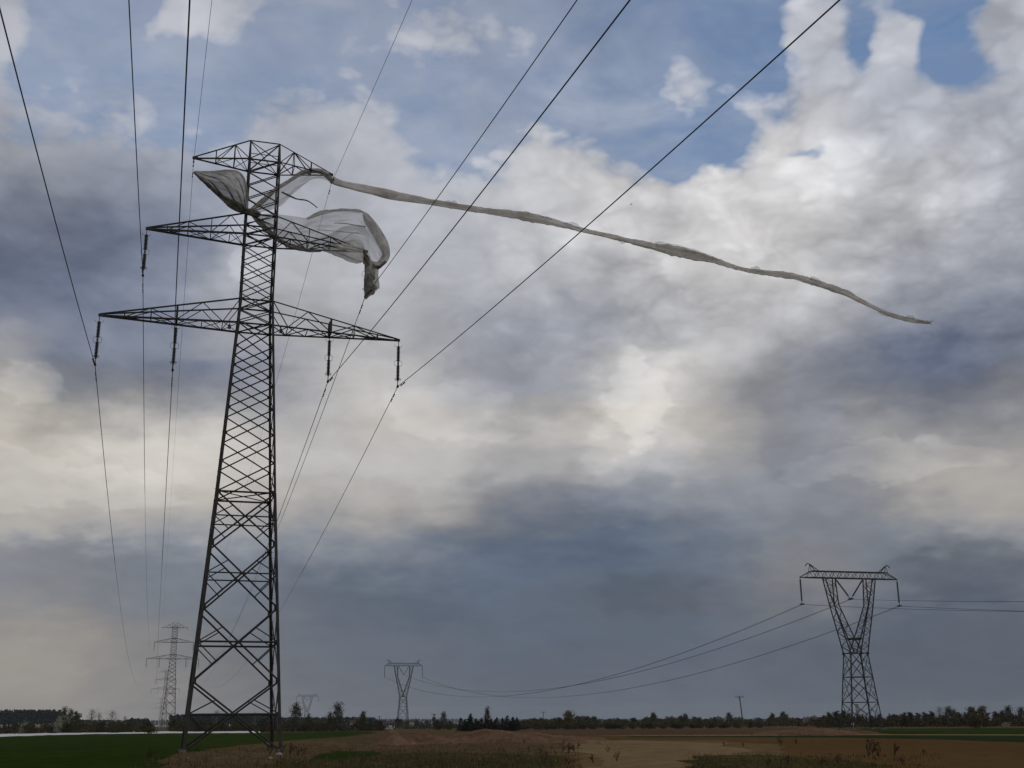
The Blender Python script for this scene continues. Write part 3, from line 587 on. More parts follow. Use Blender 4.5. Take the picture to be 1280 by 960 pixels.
def rope(name, pts, mat, parent=None, n=14, pleat=.25, twist=.5, rs=2, sub=5, flat=.8):
    """gathered, twisted cloth: pts are (x, y, u, half width in pixels)"""
    q = random.Random(rs); L_ = []
    M = (len(pts) - 1) * sub
    mm = MB(); rings = []; ph = [q.uniform(0, 6.3) for _ in range(n)]
    cs = [poly_at(pts, i / M) for i in range(M + 1)]
    P = [rotm @ (cl(c[0], c[1], c[2]) - fl.location) for c in cs]
    for i, p in enumerate(P):
        d = P[min(i + 1, M)] - P[max(i - 1, 0)]; a, b = mm.frame(d)
        dist = (rotm.inverted() @ p + fl.location - V(0, 0, EYE)).length; w = max(.02, cs[i][3] * dist / FPX)
        ring = []
        for k in range(n):
            an = 2 * math.pi * k / n; rr = w * (1 + .07 * math.sin(i * .23 + ph[2]) + .06 * math.sin(i * .61 + ph[3]) + pleat * math.sin(3 * an + twist * i * .3 + ph[0]) + pleat * .6 * math.sin(5 * an - twist * i * .21 + ph[1]) + pleat * .5 * q.uniform(-1, 1) * (k % 2)) / (1 + pleat * .6)
            ring.append(p + a * math.cos(an) * rr * flat + b * math.sin(an) * rr)
        rings.append(ring)
    mm.quad_strip(rings, True, True); return mm.build(name, mat, parent or fl, True)
# left flap
flap = sheet('fleece_flap', [(242, 214.5, 0), (262, 215.5, -.3), (284, 213.5, -.8), (297, 214.5, -1.2), (304, 222, -1.5), (308.5, 235, -1.6), (309.5, 250, -1.5), (307.5, 264, -1.35)],
      [(242, 215.5, 0), (250, 222, -.2), (258, 229, -.3), (266, 237, -.5), (276, 246, -.7), (289, 254, -1), (299, 260, -1.2), (307, 265, -1.35)], FOLDED, 70, 34, -1.0, (.16, 3, 12), 3)
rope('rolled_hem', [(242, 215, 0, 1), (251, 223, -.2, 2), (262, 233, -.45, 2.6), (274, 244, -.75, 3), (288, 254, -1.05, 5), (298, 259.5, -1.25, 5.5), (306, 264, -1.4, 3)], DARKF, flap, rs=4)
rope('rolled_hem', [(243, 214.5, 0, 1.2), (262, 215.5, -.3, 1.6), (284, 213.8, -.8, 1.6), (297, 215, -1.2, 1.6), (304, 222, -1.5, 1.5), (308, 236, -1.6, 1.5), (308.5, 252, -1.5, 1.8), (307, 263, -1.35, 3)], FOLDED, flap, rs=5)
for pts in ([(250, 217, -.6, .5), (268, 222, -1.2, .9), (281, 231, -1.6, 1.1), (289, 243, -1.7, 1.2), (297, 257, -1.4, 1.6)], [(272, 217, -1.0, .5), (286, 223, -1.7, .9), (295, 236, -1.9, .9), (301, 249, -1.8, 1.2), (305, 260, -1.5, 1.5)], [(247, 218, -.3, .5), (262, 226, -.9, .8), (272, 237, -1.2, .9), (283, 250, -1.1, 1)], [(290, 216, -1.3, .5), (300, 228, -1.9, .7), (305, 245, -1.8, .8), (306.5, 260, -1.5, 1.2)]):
    rope('crease', pts, DARKF, flap, n=6, rs=23)  # thin dark ropes draw the shade along the creases
# knot on the leg
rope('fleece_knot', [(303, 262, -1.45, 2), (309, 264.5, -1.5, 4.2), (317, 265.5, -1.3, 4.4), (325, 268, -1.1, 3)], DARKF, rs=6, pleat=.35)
# band up to the right tip of the top arm
band = sheet('fleece_band', [(313, 263, -1.2), (330, 249, -.6), (345, 235.5, -.3), (362, 224.5, -.2), (378, 214.5, -.15), (392, 210.5, -.2), (402, 211.5, -.2), (411, 217.5, 0), (416, 224, 0)],
      [(314, 266, -1.2), (326, 265, -.6), (341, 261.5, -.3), (353, 255.5, -.2), (366, 243.5, -.15), (380, 230.5, -.2), (392, 223.5, -.2), (404, 223.5, 0), (415, 229, 0)], SHEER, 40, 12, .5, (.12, 4, 8), 7)
rope('rolled_hem', [(313, 263.5, -1.2, 2.2), (330, 250.5, -.62, 2.8), (345, 237, -.32, 2.7), (362, 226, -.22, 2.4), (378, 216, -.18, 2.6), (392, 213.5, -.22, 2.8), (402, 214.5, -.2, 3.2), (411, 221, 0, 3.6), (416, 226.5, 0, 3.6)], FOLDED, band, rs=8)
rope('loose_strand', [(352, 240, -.2, 1.0), (364, 246, -.2, 1.1), (372, 249, -.1, .9), (383, 250.5, 0, .9), (390, 254.5, .1, .8), (397, 260, .2, .5)], DARKF, rs=9)
# long streamer
SP = [(414, 225, 4.2), (424, 229.5, 4), (440, 233.5, 4), (462, 238, 4.2), (480, 242, 4.6), (500, 246, 4.6), (520, 249, 4.2), (540, 252.5, 3.8), (565, 256.5, 3.8), (588, 260, 3.8), (615, 264, 3.8), (640, 267.5, 4.2), (660, 271, 4.6), (690, 277.5, 4), (710, 283, 3.2), (728, 288, 2.8), (760, 295, 3), (780, 300, 3), (800, 304.5, 3.4), (822, 309.5, 4), (840, 313, 5), (860, 317, 5), (880, 321.5, 4.2), (895, 325.5, 3.6), (920, 334, 2.8), (940, 338.5, 2.7), (965, 341.5, 3.6), (985, 344, 3.8), (1000, 347.5, 3.4), (1020, 354, 3.2), (1040, 360.5, 3.2), (1060, 368, 3.4), (1075, 376, 2.8), (1090, 383.5, 2.5), (1110, 392.5, 2.5), (1130, 398.5, 2.8), (1150, 402, 2.4), (1163, 403.6, 1.0)]
st = rope('fleece_streamer', [(x, y, .003 * (x - 414), w * 1.15) for x, y, w in SP], STREAM, rs=10, n=20, pleat=.34, twist=.22, sub=6, flat=.55)
sheet('raised_fold', [(818, 303.5, 1.1), (824, 302.3, 1.15), (845, 305.5, 1.2), (866, 311, 1.25), (888, 319, 1.3), (900, 325, 1.35)], [(820, 309, 1.1), (830, 311, 1.15), (850, 315, 1.2), (868, 318.5, 1.25), (886, 322.5, 1.3), (900, 326.5, 1.35)], SHEER, 24, 6, .1, (.05, 4, 4), 11, st)
sheet('raised_fold', [(1048, 362, 1.8), (1056, 361.5, 1.85), (1064, 364, 1.9), (1068, 370, 1.9)], [(1048, 364, 1.8), (1055, 366, 1.85), (1062, 368, 1.9), (1068, 372, 1.9)], SHEER, 10, 4, .05, (.03, 4, 4), 12, st)
sheet('raised_fold', [(630, 262.5, .7), (650, 264.5, .7), (672, 268.5, .75), (690, 273, .8)], [(630, 266, .7), (650, 268.5, .7), (672, 272.5, .75), (690, 276, .8)], SHEER, 14, 4, .05, (.04, 4, 4), 13, st)
for k, (x, y, w_, h_) in enumerate(((478, 240, 20, 3), (556, 254.5, 16, 2.5), (704, 280.5, 22, 3), (770, 297, 14, 2.4), (938, 337, 18, 2.6), (1012, 350, 16, 3), (1098, 387, 14, 2.5), (1132, 398, 12, 2.6))):
    sl_ = (.1, .16, .28, .24, .24, .32, .4, .2)[k]; sg_ = 1 if k % 3 else -1
    sheet('torn_scrap', [(x + w_ * t, y + sl_ * w_ * t - sg_ * (3 + h_ * math.sin(3.1 * t) * (1 + .5 * math.sin(9 * t + k))), .003 * (x - 414) - .1) for t in (0, .25, .5, .75, 1)], [(x + w_ * t, y + sl_ * w_ * t, .003 * (x - 414)) for t in (0, .25, .5, .75, 1)], SHEER, 16, 4, -.05, (.04, 5, 3), 60 + k, st)
for k in range(7):
    rope('frayed_end', [(1146 + k, 401.5 + (k % 3 - 1) * .5, 2.2, .5), (1155 + k * .8, 402.8 + (k % 4 - 1.5) * .9, 2.25, .35), (1160 + k * 1.1, 403.4 + (k % 5 - 2) * 1.3, 2.3, .15)], DARKF, st, rs=40 + k, n=5)
# billowing sheet behind the middle arm
bl = sheet('fleece_billow', [(313, 266, -1.1), (330, 267, -.2), (352, 268.8, .6), (383, 272, 1.2), (392, 267.5, 1.4), (400, 264, 1.5), (425, 261.3, 1.6), (450, 262.5, 1.5), (460, 269, 1.4), (472, 281, 1.2), (480, 295, .9), (484, 308, .6), (485, 318, .4)],
      [(313, 268, -1.1), (322, 275, -.6), (336, 288, 0), (352, 301, .3), (372, 311, .4), (390, 313, .4), (404, 312, .3), (420, 304, .2), (440, 301.5, .1), (452, 306, .05), (457, 320, 0), (463, 331, 0), (474, 333, .2)], SHEER, 110, 40, 1.6, (.17, 4, 6), 14)
sheet('edge_fold', [(448, 261.5, 1.3), (460, 267, 1.2), (470, 279, 1), (479, 291, .8), (486, 306, .5), (487.5, 318, .3), (483, 328, .15), (474, 335, 0), (462, 335, -.1)],
      [(453, 265, 1.25), (455, 277, 1.1), (462, 288, .9), (468, 298, .7), (474, 310, .5), (477, 318, .3), (472, 327, .15), (466, 327, 0), (457, 323, -.1)], FOLDED, 36, 10, -.45, (.1, 6, 5), 15, bl)
sheet('edge_fold', [(383, 272.5, 1.15), (392, 267.5, 1.35), (402, 263, 1.45), (425, 260.8, 1.55), (450, 261.5, 1.4)], [(384, 274.5, 1.1), (394, 272, 1.3), (404, 268, 1.4), (425, 264.3, 1.5), (452, 265.5, 1.3)], FOLDED, 24, 5, -.1, (.05, 5, 4), 16, bl)
sheet('edge_fold', [(403, 312.5, .1), (412, 307, 0), (424, 302.5, -.1), (440, 300.5, -.15), (451, 304, -.15), (456, 314, -.15), (457, 321, -.1)],
      [(403, 313.5, .1), (412, 316.5, 0), (422, 321, -.2), (433, 326, -.3), (443, 329, -.3), (451, 328.5, -.25), (457, 325, -.1)], FOLDED, 30, 12, -.5, (.07, 4, 6), 17, bl)
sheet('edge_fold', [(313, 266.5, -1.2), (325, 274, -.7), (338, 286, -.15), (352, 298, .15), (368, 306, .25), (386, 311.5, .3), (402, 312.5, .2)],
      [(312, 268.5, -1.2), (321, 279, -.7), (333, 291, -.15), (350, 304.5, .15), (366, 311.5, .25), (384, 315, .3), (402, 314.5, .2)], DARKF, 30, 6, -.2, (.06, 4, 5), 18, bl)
for pts in ([(418, 279, 1.3, .5), (432, 279.5, 1.4, .7), (446, 282, 1.3, .9), (457, 283.5, 1.2, 1.1)], [(396, 287, 1.3, .4), (412, 288.5, 1.4, .5), (436, 290.5, 1.3, .5), (456, 293, 1, .4)], [(424, 303.5, .3, .5), (440, 292, .9, .4), (452, 290, 1, .3)], [(420, 315, -.45, .4), (432, 320, -.55, .6), (444, 325, -.5, .6), (452, 327.5, -.35, .5)]):
    rope('crease', pts, FOLDED, bl, n=6, rs=19)
# crumpled tail hanging to the conductor clamp
tail = sheet('fleece_tail', [(455, 314, -.1), (461, 322, -.3), (468, 330, -.3), (473, 334, -.1)], [(455.5, 374, -.05), (460, 370, -.25), (467, 366, -.2), (474, 360, 0)], FOLDED, 14, 34, -.35, (.1, 9, 16), 20)
rope('fleece_bunch', [(455, 313, -.15, 2.5), (458, 324, -.3, 4.2), (461, 331, -.35, 5), (463, 341, -.3, 5.5), (462, 351, -.3, 6.2), (464, 359, -.25, 6.5), (460, 367, -.2, 4.5), (457, 374, -.05, 1.2)], FOLDED, tail, rs=21, pleat=.42, twist=1.3, sub=7)
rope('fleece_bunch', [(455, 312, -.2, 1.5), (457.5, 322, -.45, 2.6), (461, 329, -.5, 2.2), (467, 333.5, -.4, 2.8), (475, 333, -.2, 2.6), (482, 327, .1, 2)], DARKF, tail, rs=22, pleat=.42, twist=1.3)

# ---------------------------------------------------------------- the delta pylons of the second line
def make_delta():
    root = empty('delta_pylon', (0, 0, 0)); W = .17
    def hb(z): t = z / 13.9; return 3.25 + (1.8 - 3.25) * t, 2.05 + (1.35 - 2.05) * t
    def K(sx, sy, z): a, b = hb(z); return V(sx * a, sy * b, z)
    lv = [0, 4.9, 9.5, 13.9]
    for sx in (-1, 1):
        for sy in (-1, 1):
            m = MB(); m.angle(K(sx, sy, -.1), K(sx, sy, 13.9), W * 1.2, (-sx, -sy, 0)); m.box(K(sx, sy, 13.9), .4, .4, .4); m.build('leg', RUST2, root)
            f = MB(); f.box(K(sx, sy, .1), .9, .9, .5); f.build('footing', CONCRETE, root)
    for face in range(4):
        m = MB()
        def P(s, z): return (K(s, -1, z), K(s, 1, z), K(-1, s, z), K(1, s, z))[face]
        for z0, z1 in zip(lv, lv[1:]):
            m.angle(P(-1, z0), P(1, z1), W * .65); m.angle(P(1, z0), P(-1, z1), W * .65); m.angle(P(-1, z1), P(1, z1), W * .75)
            zm = (z0 + z1) / 2
            for s in (-1, 1):
                m.angle(P(s, zm), P(s, z0).lerp(P(-s, z1), .25), W * .4); m.angle(P(s, zm), P(s, z1).lerp(P(-s, z0), .25), W * .4)
        m.build('face_bracing', RUST2, root)
    for s in (-1, 1):
        m = MB(); D_ = 1.35
        def dep(z): return D_ + (.55 - D_) * (z - 13.9) / 14.1
        outer = [V(s * 1.8, 0, 13.9), V(s * 2.65, 0, 17.2), V(s * 4.15, 0, 22.9), V(s * 5.35, 0, 28)]
        inner = [V(-s * .62, 0, 13.9), V(s * .62, 0, 16.6), V(s * 3.15, 0, 22.9), V(s * 3.3, 0, 28)]
        def on(pl, z):
            for a, b in zip(pl, pl[1:]):
                if z <= b.z + 1e-6: return a.lerp(b, (z - a.z) / (b.z - a.z))
            return pl[-1]
        zs = [13.9, 15.2, 16.6, 17.9, 19.2, 20.4, 21.7, 22.9, 24.2, 25.5, 26.7, 28]
        for sy in (-1, 1):
            Y = lambda p: p + V(0, sy * dep(p.z), 0)
            for pl in (outer, inner):
                for a, b in zip(pl, pl[1:]): m.angle(Y(a), Y(b), W)
            for i in range(len(zs) - 1):
                a, b = (outer, inner) if i % 2 else (inner, outer)
                m.angle(Y(on(a, zs[i])), Y(on(b, zs[i + 1])), W * .5); m.angle(Y(on(a, zs[i])), Y(on(b, zs[i])), W * .4)
        for pl in (outer, inner):
            for i in range(len(zs) - 1):
                p, q = on(pl, zs[i]), on(pl, zs[i + 1]); sy = 1 if i % 2 else -1
                m.angle(p + V(0, sy * dep(p.z), 0), q - V(0, sy * dep(q.z), 0), W * .5)
        m.box((s * .62, 0, 16.6), .4, 2.3, .4)
        m.build('fork_arm', RUST2, root)
    m = MB(); zb, zt, hd = 28.05, 29.3, .55
    for sy in (-1, 1):
        m.angle((-10.5, 0, zb), (-8, sy * hd, zb), W); m.angle((10.5, 0, zb), (8, sy * hd, zb), W)
        m.angle((-8, sy * hd, zb), (8, sy * hd, zb), W); m.angle((-8, sy * hd, zt), (8, sy * hd, zt), W)
        for s in (-1, 1): m.angle((s * 8, sy * hd, zt), (s * 10.5, 0, zb), W * .8); m.angle((s * 8, sy * hd, zt), (s * 9.2, sy * hd * .5, zb), W * .5)
        x = -8.0; k = 0
        while x < 7.9:
            m.angle((x, sy * hd, zb if k % 2 else zt), (x + .8, sy * hd, zt if k % 2 else zb), W * .5); x += .8; k += 1
    x = -8.0; k = 0
    while x < 7.9:
        for z in (zb, zt): m.angle((x, hd if k % 2 else -hd, z), (x + 1.6, -hd if k % 2 else hd, z), W * .45)
        x += 1.6; k += 1
    m.build('crossbeam', RUST2, root)
    for s in (-1, 1):
        m = MB()
        for sy in (-1, 1): m.angle((s * 8.2, sy * hd, zt), (s * 8.15, 0, zt + 1.35), W * .7); m.angle((s * 6.6, sy * hd, zt), (s * 8.15, 0, zt + 1.35), W * .7)
        m.tube([(s * 8.15, 0, zt + 1.35), (s * 8.5, 0, zt + 1.5), (s * 8.9, 0, zt + 1.3), (s * 9.05, 0, zt + .95)], .09, 5)
        m.build('earth_wire_horn', RUST2, root)
        m = MB(); t_ = V(s * 10.4, 0, zb)
        m.lathe(t_, t_ - V(0, 0, 5.0), [(0, .05), (.06, .05)] + [(.08 + .8 * k / 24, .2 if k % 2 else .1) for k in range(25)] + [(.9, .06), (1, .06)], 6)
        ins = m.build('insulator', PORCELAIN, root); c = MB(); c.box(t_ - V(0, 0, 5.05), .6, .8, .22); c.build('suspension_clamp', RUST2, ins)
    for s in (-1, 1):
        m = MB(); a, b = V(s * 3.0, 0, zb), V(s * .15, 0, 24.3)
        m.lathe(a, b, [(0, .05), (.06, .05)] + [(.08 + .8 * k / 24, .2 if k % 2 else .1) for k in range(25)] + [(.9, .06), (1, .06)], 6)
        m.build('slanted_insulator', PORCELAIN, root)
    m = MB(); m.box((0, 0, 24.15), .7, .9, .25); m.build('suspension_clamp', RUST2, root)
    return root
RUST2 = material('dark_far_steel', (.045, .042, .04), .8, 0, (.025, .023, .021), .6, 5, spec=.15)
AN = R(-14)
delta = make_delta(); delta.location = (65.05, 225, 0); delta.rotation_euler = (0, 0, -AN)
tag(delta, 'large Y-shaped lattice pylon at the right with flat crossbeam and V insulator', 'pylon', 'pylons of the right power line')
d2 = copy_tree(delta); d2.location = (-52.32, 560, 0); d2.rotation_euler = (0, 0, R(16)); d2.scale = (.87, .87, 1)
tag(d2, 'distant Y-shaped pylon standing over the fields between the two tallest pylons', 'pylon')
d3 = copy_tree(delta); d3.location = (-199.8, 1150, 0); d3.rotation_euler = (0, 0, R(13))
tag(d3, 'faint far Y-shaped pylon rising between bare trees just right of the dark pylon', 'pylon')
E1 = V(math.cos(AN), -math.sin(AN), 0); E2 = V(math.cos(R(-16)), -math.sin(R(-16)), 0)
o1, o2 = V(65.05, 225, 0), V(-52.32, 560, 0)
azr = R(-25); Ur = V(-math.sin(azr), -math.cos(azr), 0)
for e, z, sag, sl, lab in ((-10.4, 22.95, 12.7, .128, 'twin conductor from the left end of the Y-shaped pylon'), (0, 24.1, 12.1, .117, 'twin conductor from the V insulator in the middle of the Y-shaped pylon'), (10.4, 22.95, 13, .128, 'twin conductor from the right end of the Y-shaped pylon')):
    a = o1 + E1 * e + V(0, 0, z); b = o2 + E2 * e * .87 + V(0, 0, z)
    m = MB()
    for off in (-.2, .2):
        pts = [a + E1 * off + Ur * t + V(0, 0, -sl * t + .0003 * t * t) for t in range(150, 0, -6)]
        pts += [a.lerp(b, i / 60) + E1 * off - V(0, 0, 4 * sag * (i / 60) * (1 - i / 60)) for i in range(61)]
        m.tube(pts, .03, 5)
    tag(m.build('power_line', WIRE), lab, 'wire', 'conductors of the right power line')
    m = None
# ---------------------------------------------------------------- trees
OLV = leafmat('spring_leaves', (.028, .03, .007), (.07, .07, .018)); GRY = leafmat('budding_twigs', (.042, .043, .028), (.085, .083, .055))
YEL = leafmat('yellow_green_leaves', (.06, .055, .016), (.11, .096, .03)); DRK = leafmat('conifer_needles', (.008, .013, .008), (.02, .03, .016))
BLS = leafmat('pale_blossom', (.17, .17, .11), (.36, .35, .26)); BRN = leafmat('brown_hedge_leaves', (.034, .027, .012), (.062, .05, .022))
def make_tree(kind, seed, mat, bark, dens=1.0):
    """unit-height tree: trunk with limbs, crown of many small leaf clumps"""
    q = random.Random(seed); root = empty({'bush': 'shrub', 'blossom': 'blossoming_shrub', 'conifer': 'conifer_tree', 'bare': 'bare_tree'}.get(kind, 'leafy_tree'), (0, -50, -60))
    tr = MB(); cr_ = MB()
    def leaf(c, s):
        n = V(q.gauss(0, 1), q.gauss(0, 1), q.gauss(0, 1)).normalized(); a, b = cr_.frame(n); an = q.uniform(0, 6.3)
        a2 = a * math.cos(an) + b * math.sin(an); b2 = b * math.cos(an) - a * math.sin(an)
        k = len(cr_.v); s1 = s * q.uniform(.6, 1.3); s2 = s * q.uniform(.5, 1)
        cr_.v += [tuple(c + a2 * s1), tuple(c + b2 * s2), tuple(c - a2 * s1 * .9), tuple(c - b2 * s2)]; cr_.f.append((k, k + 1, k + 2, k + 3))
    if kind == 'conifer':
        tr.tube([(0, 0, 0), (.005, 0, .5), (0, 0, .97)], [.022, .014, .003], 5)
        for i in range(int(420 * dens)):
            z = .1 + .9 * q.random() ** 1.2; rr = .2 * (1 - z) ** .75 * (.65 + .5 * math.sin(z * 37 + seed) ** 2) + .01; an = q.uniform(0, 6.3); r_ = rr * q.random() ** .5
            leaf(V(math.cos(an) * r_, math.sin(an) * r_, z - r_ * .25), .026 + .02 * (1 - z))
    else:
        H0 = {'round': .1, 'bush': .02, 'blossom': .03, 'bare': .22, 'tall': .1}[kind]
        lean = q.uniform(-.03, .03)
        tr.tube([(0, 0, 0), (lean, 0, H0 + .1), (lean * 1.5, .01, .72), (lean, 0, .93)], [.026, .02, .01, .003], 5)
        nb = {'round': 9, 'bush': 7, 'blossom': 8, 'bare': 16, 'tall': 11}[kind]; W_ = {'round': .36, 'bush': .62, 'blossom': .5, 'bare': .27, 'tall': .2}[kind]
        cls = []
        for i in range(nb):
            an = i * 2.4 + q.uniform(-.5, .5); z = H0 + (1 - H0) * (i + .5) / nb; top = (z - H0) / (1 - H0)
            wr = W_ * (math.sin(math.pi * min(.97, top * .78 + .2)) ** .7) * q.uniform(.55, 1.1)
            if kind in ('bush', 'blossom'): z = q.uniform(.1, .85); wr = W_ * q.uniform(.2, 1) * math.sqrt(max(.05, 1 - (z - .2) ** 2))
            tip_ = V(math.cos(an) * wr, math.sin(an) * wr, z)
            tr.tube([(lean, 0, max(.02, z - wr * .9 - .05)), V(lean, 0, z - .05).lerp(tip_, .55), tip_], [.01, .007, .002], 4)
            cls.append((tip_ * .85 + V(0, 0, z * .15), q.uniform(.12, .2) * (1.5 if kind in ('bush', 'blossom') else .9)))
        cls.append((V(lean, 0, .9), .1))
        cnt = int({'round': 1700, 'bush': 1000, 'blossom': 800, 'bare': 900, 'tall': 1900}[kind] * dens)
        for i in range(cnt):
            c, s = cls[q.randrange(len(cls))]
            if kind not in ('bare',) and q.random() < .45:
                zz = q.uniform(.1, .82); rr = W_ * .72 * math.sin(math.pi * min(.96, zz * .8 + .2)) ** .8 * q.random() ** .5; an = q.uniform(0, 6.3)
                leaf(V(math.cos(an) * rr, math.sin(an) * rr, zz), {'round': .032, 'bush': .046, 'blossom': .036, 'tall': .02}[kind]); continue
            p = V(c.x * .2, c.y * .2, max(.06, c.z - .2)).lerp(c, q.uniform(.25, 1.08) ** .7) + V(q.gauss(0, 1), q.gauss(0, 1), q.gauss(0, .8)) * s * (.5 if kind != 'tall' else .42)
            p.z = max(.02, min(1.0, p.z))
            if kind == 'bare':
                d_ = V(q.gauss(0, .5), q.gauss(0, .5), 1).normalized() * q.uniform(.04, .09); k = len(cr_.v); a, b = cr_.frame(d_)
                cr_.v += [tuple(p), tuple(p + a * .005), tuple(p + d_)]; cr_.f.append((k, k + 1, k + 2))
                if i % 3 == 0: leaf(p, .012)
            else: leaf(p, {'round': .03, 'bush': .046, 'blossom': .036, 'tall': .017}[kind])
    tr.build('trunk', bark, root); cr_.build('crown', mat, root)
    return root
PROTO = {}
def tree(kind, mat, x, ytop, d, label, group=None, wide=1.0, base=0.0, var=0):
    key = (kind, mat.name, var % 3)
    if key not in PROTO:
        PROTO[key] = make_tree(kind, 11 + len(PROTO) * 7, mat, BIRCH if kind in ('bare', 'tall') else BARK)
        o = PROTO[key]; PROTO[key, 'used'] = False
    o = PROTO[key]
    if PROTO[key, 'used']: o = copy_tree(o)
    PROTO[key, 'used'] = True
    p = at(x, d, base); h = ztop(x, ytop, d) - base
    o.location = p; o.scale = (h * wide, h * wide, h); o.rotation_euler = (0, 0, rnd.uniform(0, 6.28))
    tag(o, label, {'bush': 'shrub', 'blossom': 'shrub'}.get(kind, 'tree'), group); 
    if not group and 'group' in o: del o['group']
    return o
T = tree
# hedge behind the white cover (left)
for i, x in enumerate(range(-24, 190, 11)):
    T('bush', (BRN, OLV, BRN)[i % 3], x + rnd.uniform(-4, 4), 903.5 + rnd.uniform(-3, 2.5), 285 + rnd.uniform(-12, 40), 'low dark bush in the hedge behind the white cover at far left', 'hedge bushes behind the white cover', 1.25, var=i)
T('tall', OLV, 79, 882.5, 330, 'tallest green tree beside the end of the far pine wood at left', wide=1.0)
T('tall', OLV, 87.5, 885.5, 335, 'leafy tree just right of the tallest tree at the end of the left pine wood', wide=1.2, var=1)
T('round', OLV, 95, 889, 330, 'smaller round tree sloping down from the green pair at left', wide=.9)
T('blossom', BLS, 74, 893.5, 280, 'pale blossoming bush in front of the green trees at left', wide=.75)
T('blossom', BLS, 31, 900.5, 285, 'low pale blossoming bush before the far pine wood at left', wide=1.0, var=1)
T('bare', GRY, 115, 886.5, 400, 'bare tree above the hedge, left of the pair at left', wide=1.2)
T('bare', GRY, 123.5, 890.5, 405, 'small bare tree between the two larger bare trees at left', wide=.9, var=1)
T('bare', GRY, 140, 888, 400, 'round bare tree above the hedge, nearer the far pylons', wide=1.4, var=2)
T('bare', GRY, 155.5, 895, 420, 'thin bare sapling left of the dark wood edge', wide=.9)
# behind and right of the near pylon
for i, x in enumerate(range(215, 480, 11)):
    T('bush', (BRN, OLV, BRN)[i % 3], x + rnd.uniform(-4, 4), 901.5 + rnd.uniform(-3, 2.5), 300 + rnd.uniform(-12, 60), 'low dark bush in the hedge behind the foreground pylon', 'hedge bushes behind the foreground pylon', 1.25, var=i)
T('bare', GRY, 271, 888, 420, 'bare treetop seen through the left half of the foreground pylon', wide=1.5)
T('bare', GRY, 318, 890, 420, 'bare treetop seen through the right half of the foreground pylon', wide=1.1, var=1)
T('tall', GRY, 370, 877.5, 300, 'slender budding birch just right of the foreground pylon', wide=1.35)
T('tall', OLV, 385.5, 891.5, 320, 'small dark tree between the two birches right of the foreground pylon', wide=1)
T('tall', GRY, 422, 877, 300, 'second budding birch, standing by itself right of the faint far pylon', wide=1.3, var=1)
T('tall', OLV, 412, 889.5, 305, 'small tree touching the left side of the second birch', wide=1.2, var=1)
T('tall', OLV, 453.5, 888, 310, 'narrow dark tree at the right end of the hedge with birches', wide=1.3, var=2)
T('bare', GRY, 443, 895, 420, 'tiny bare tree left of the narrow dark tree', wide=1.2, var=2)
for x, y, w in ((475, 900, 1.3), (484, 901, 1.1), (497, 897, 1.8), (509, 900, 1.4), (521, 899.5, 1.2), (534, 899, 1.3), (527, 902, 1.5)):
    T('bush', (GRY, OLV)[int(x) % 2], x, y, 520, 'low greyish bush among the far houses under the middle Y-shaped pylon', 'bushes among the far houses', w * .7, var=int(x))
T('tall', GRY, 554.5, 889, 330, 'grey budding tree right of the short thick pole', wide=1.3, var=2)
T('bush', OLV, 547, 899, 330, 'olive bush at the foot of the grey budding tree', wide=.9)
T('bush', OLV, 562, 900, 330, 'olive bush between the grey budding tree and the dark firs', wide=.9, var=1)
for i, (x, y, w) in enumerate(((576, 897, 1.5), (581, 899, 1.4), (588, 892, 1.5), (595, 898, 1.4), (602, 897, 1.4), (614, 898, 1.4), (621, 896.5, 1.3), (628, 897, 1.4), (634, 894, 1.4), (641, 896, 1.5), (646, 896.5, 1.4), (584, 901, 1.8), (598, 901, 1.8), (618, 901, 1.8), (638, 901, 1.8), (608, 899, 1.8))):
    T('conifer', DRK, x, y, 260, 'dark young fir in the dense clump left of the round yellow-green tree', 'dark firs of the clump', w * 1.5, var=i)
T('tall', OLV, 609, 882.5, 262, 'tall lighter tree rising from the dark fir clump', wide=.9)
# far row towards the right
T('round', YEL, 711, 888, 330, 'round yellow-green tree standing out near the thin left pole', wide=1.25)
T('bush', OLV, 699, 896, 335, 'dark bush at the left foot of the round yellow-green tree', wide=1.0)
for i, x in enumerate(range(650, 1075, 5)):
    y = 897.5 + 1.5 * math.sin(x * .05) + rnd.uniform(-2.5, 2)
    T(('bush', 'round', 'bush', 'tall')[i % 4], (OLV, GRY, OLV, YEL, BRN)[i % 5], x + rnd.uniform(-3, 3), y, rnd.uniform(400, 640), 'grey-green tree in the long low row beyond the ploughed field', 'trees in the far row beyond the ploughed field', rnd.uniform(1.0, 1.5) * (1.5 if i % 4 == 3 else 1), var=i)
for i, x in enumerate(range(660, 960, 12)):
    T('bush', BRN, x + rnd.uniform(-5, 5), 904 + rnd.uniform(-1, .8), 310, 'low dark shrub along the near side of the far tree row', 'dark shrubs below the far tree row', 1.9, var=i)
for x, y, w, lab in ((817, 890.5, 1.0, 'dark round treetop standing above the middle of the far row'), (857, 892, 1.1, 'flat grey treetop in the far row left of the tall pole'), (912, 890.5, 1.0, 'grey tree in the far row just left of the tall wooden pole'), (966, 891, .9, 'dark tree in the far row behind the sandy bank'), (980, 889.5, 1.1, 'fuller dark tree behind the left half of the sandy bank')):
    T('round', OLV if 'dark' in lab else GRY, x, y, 480, lab, wide=w * 1.1, var=int(x))
for i, (x, y, w) in enumerate(((1037, 890, 1.1), (1046, 888.5, 1.2), (1055, 888, 1.1), (1062, 891, 1.1), (1030, 894, 1), (1100, 893, 1.3), (1112, 894, 1.2), (1120, 893.5, 1.2), (1090, 894, 1.3), (1076, 893.5, 1.3))):
    T('round', (OLV, GRY)[i % 2], x, y, 300 + i * 4, 'dull green tree behind the foot of the large Y-shaped pylon', 'trees behind the large Y-shaped pylon', w, var=i)
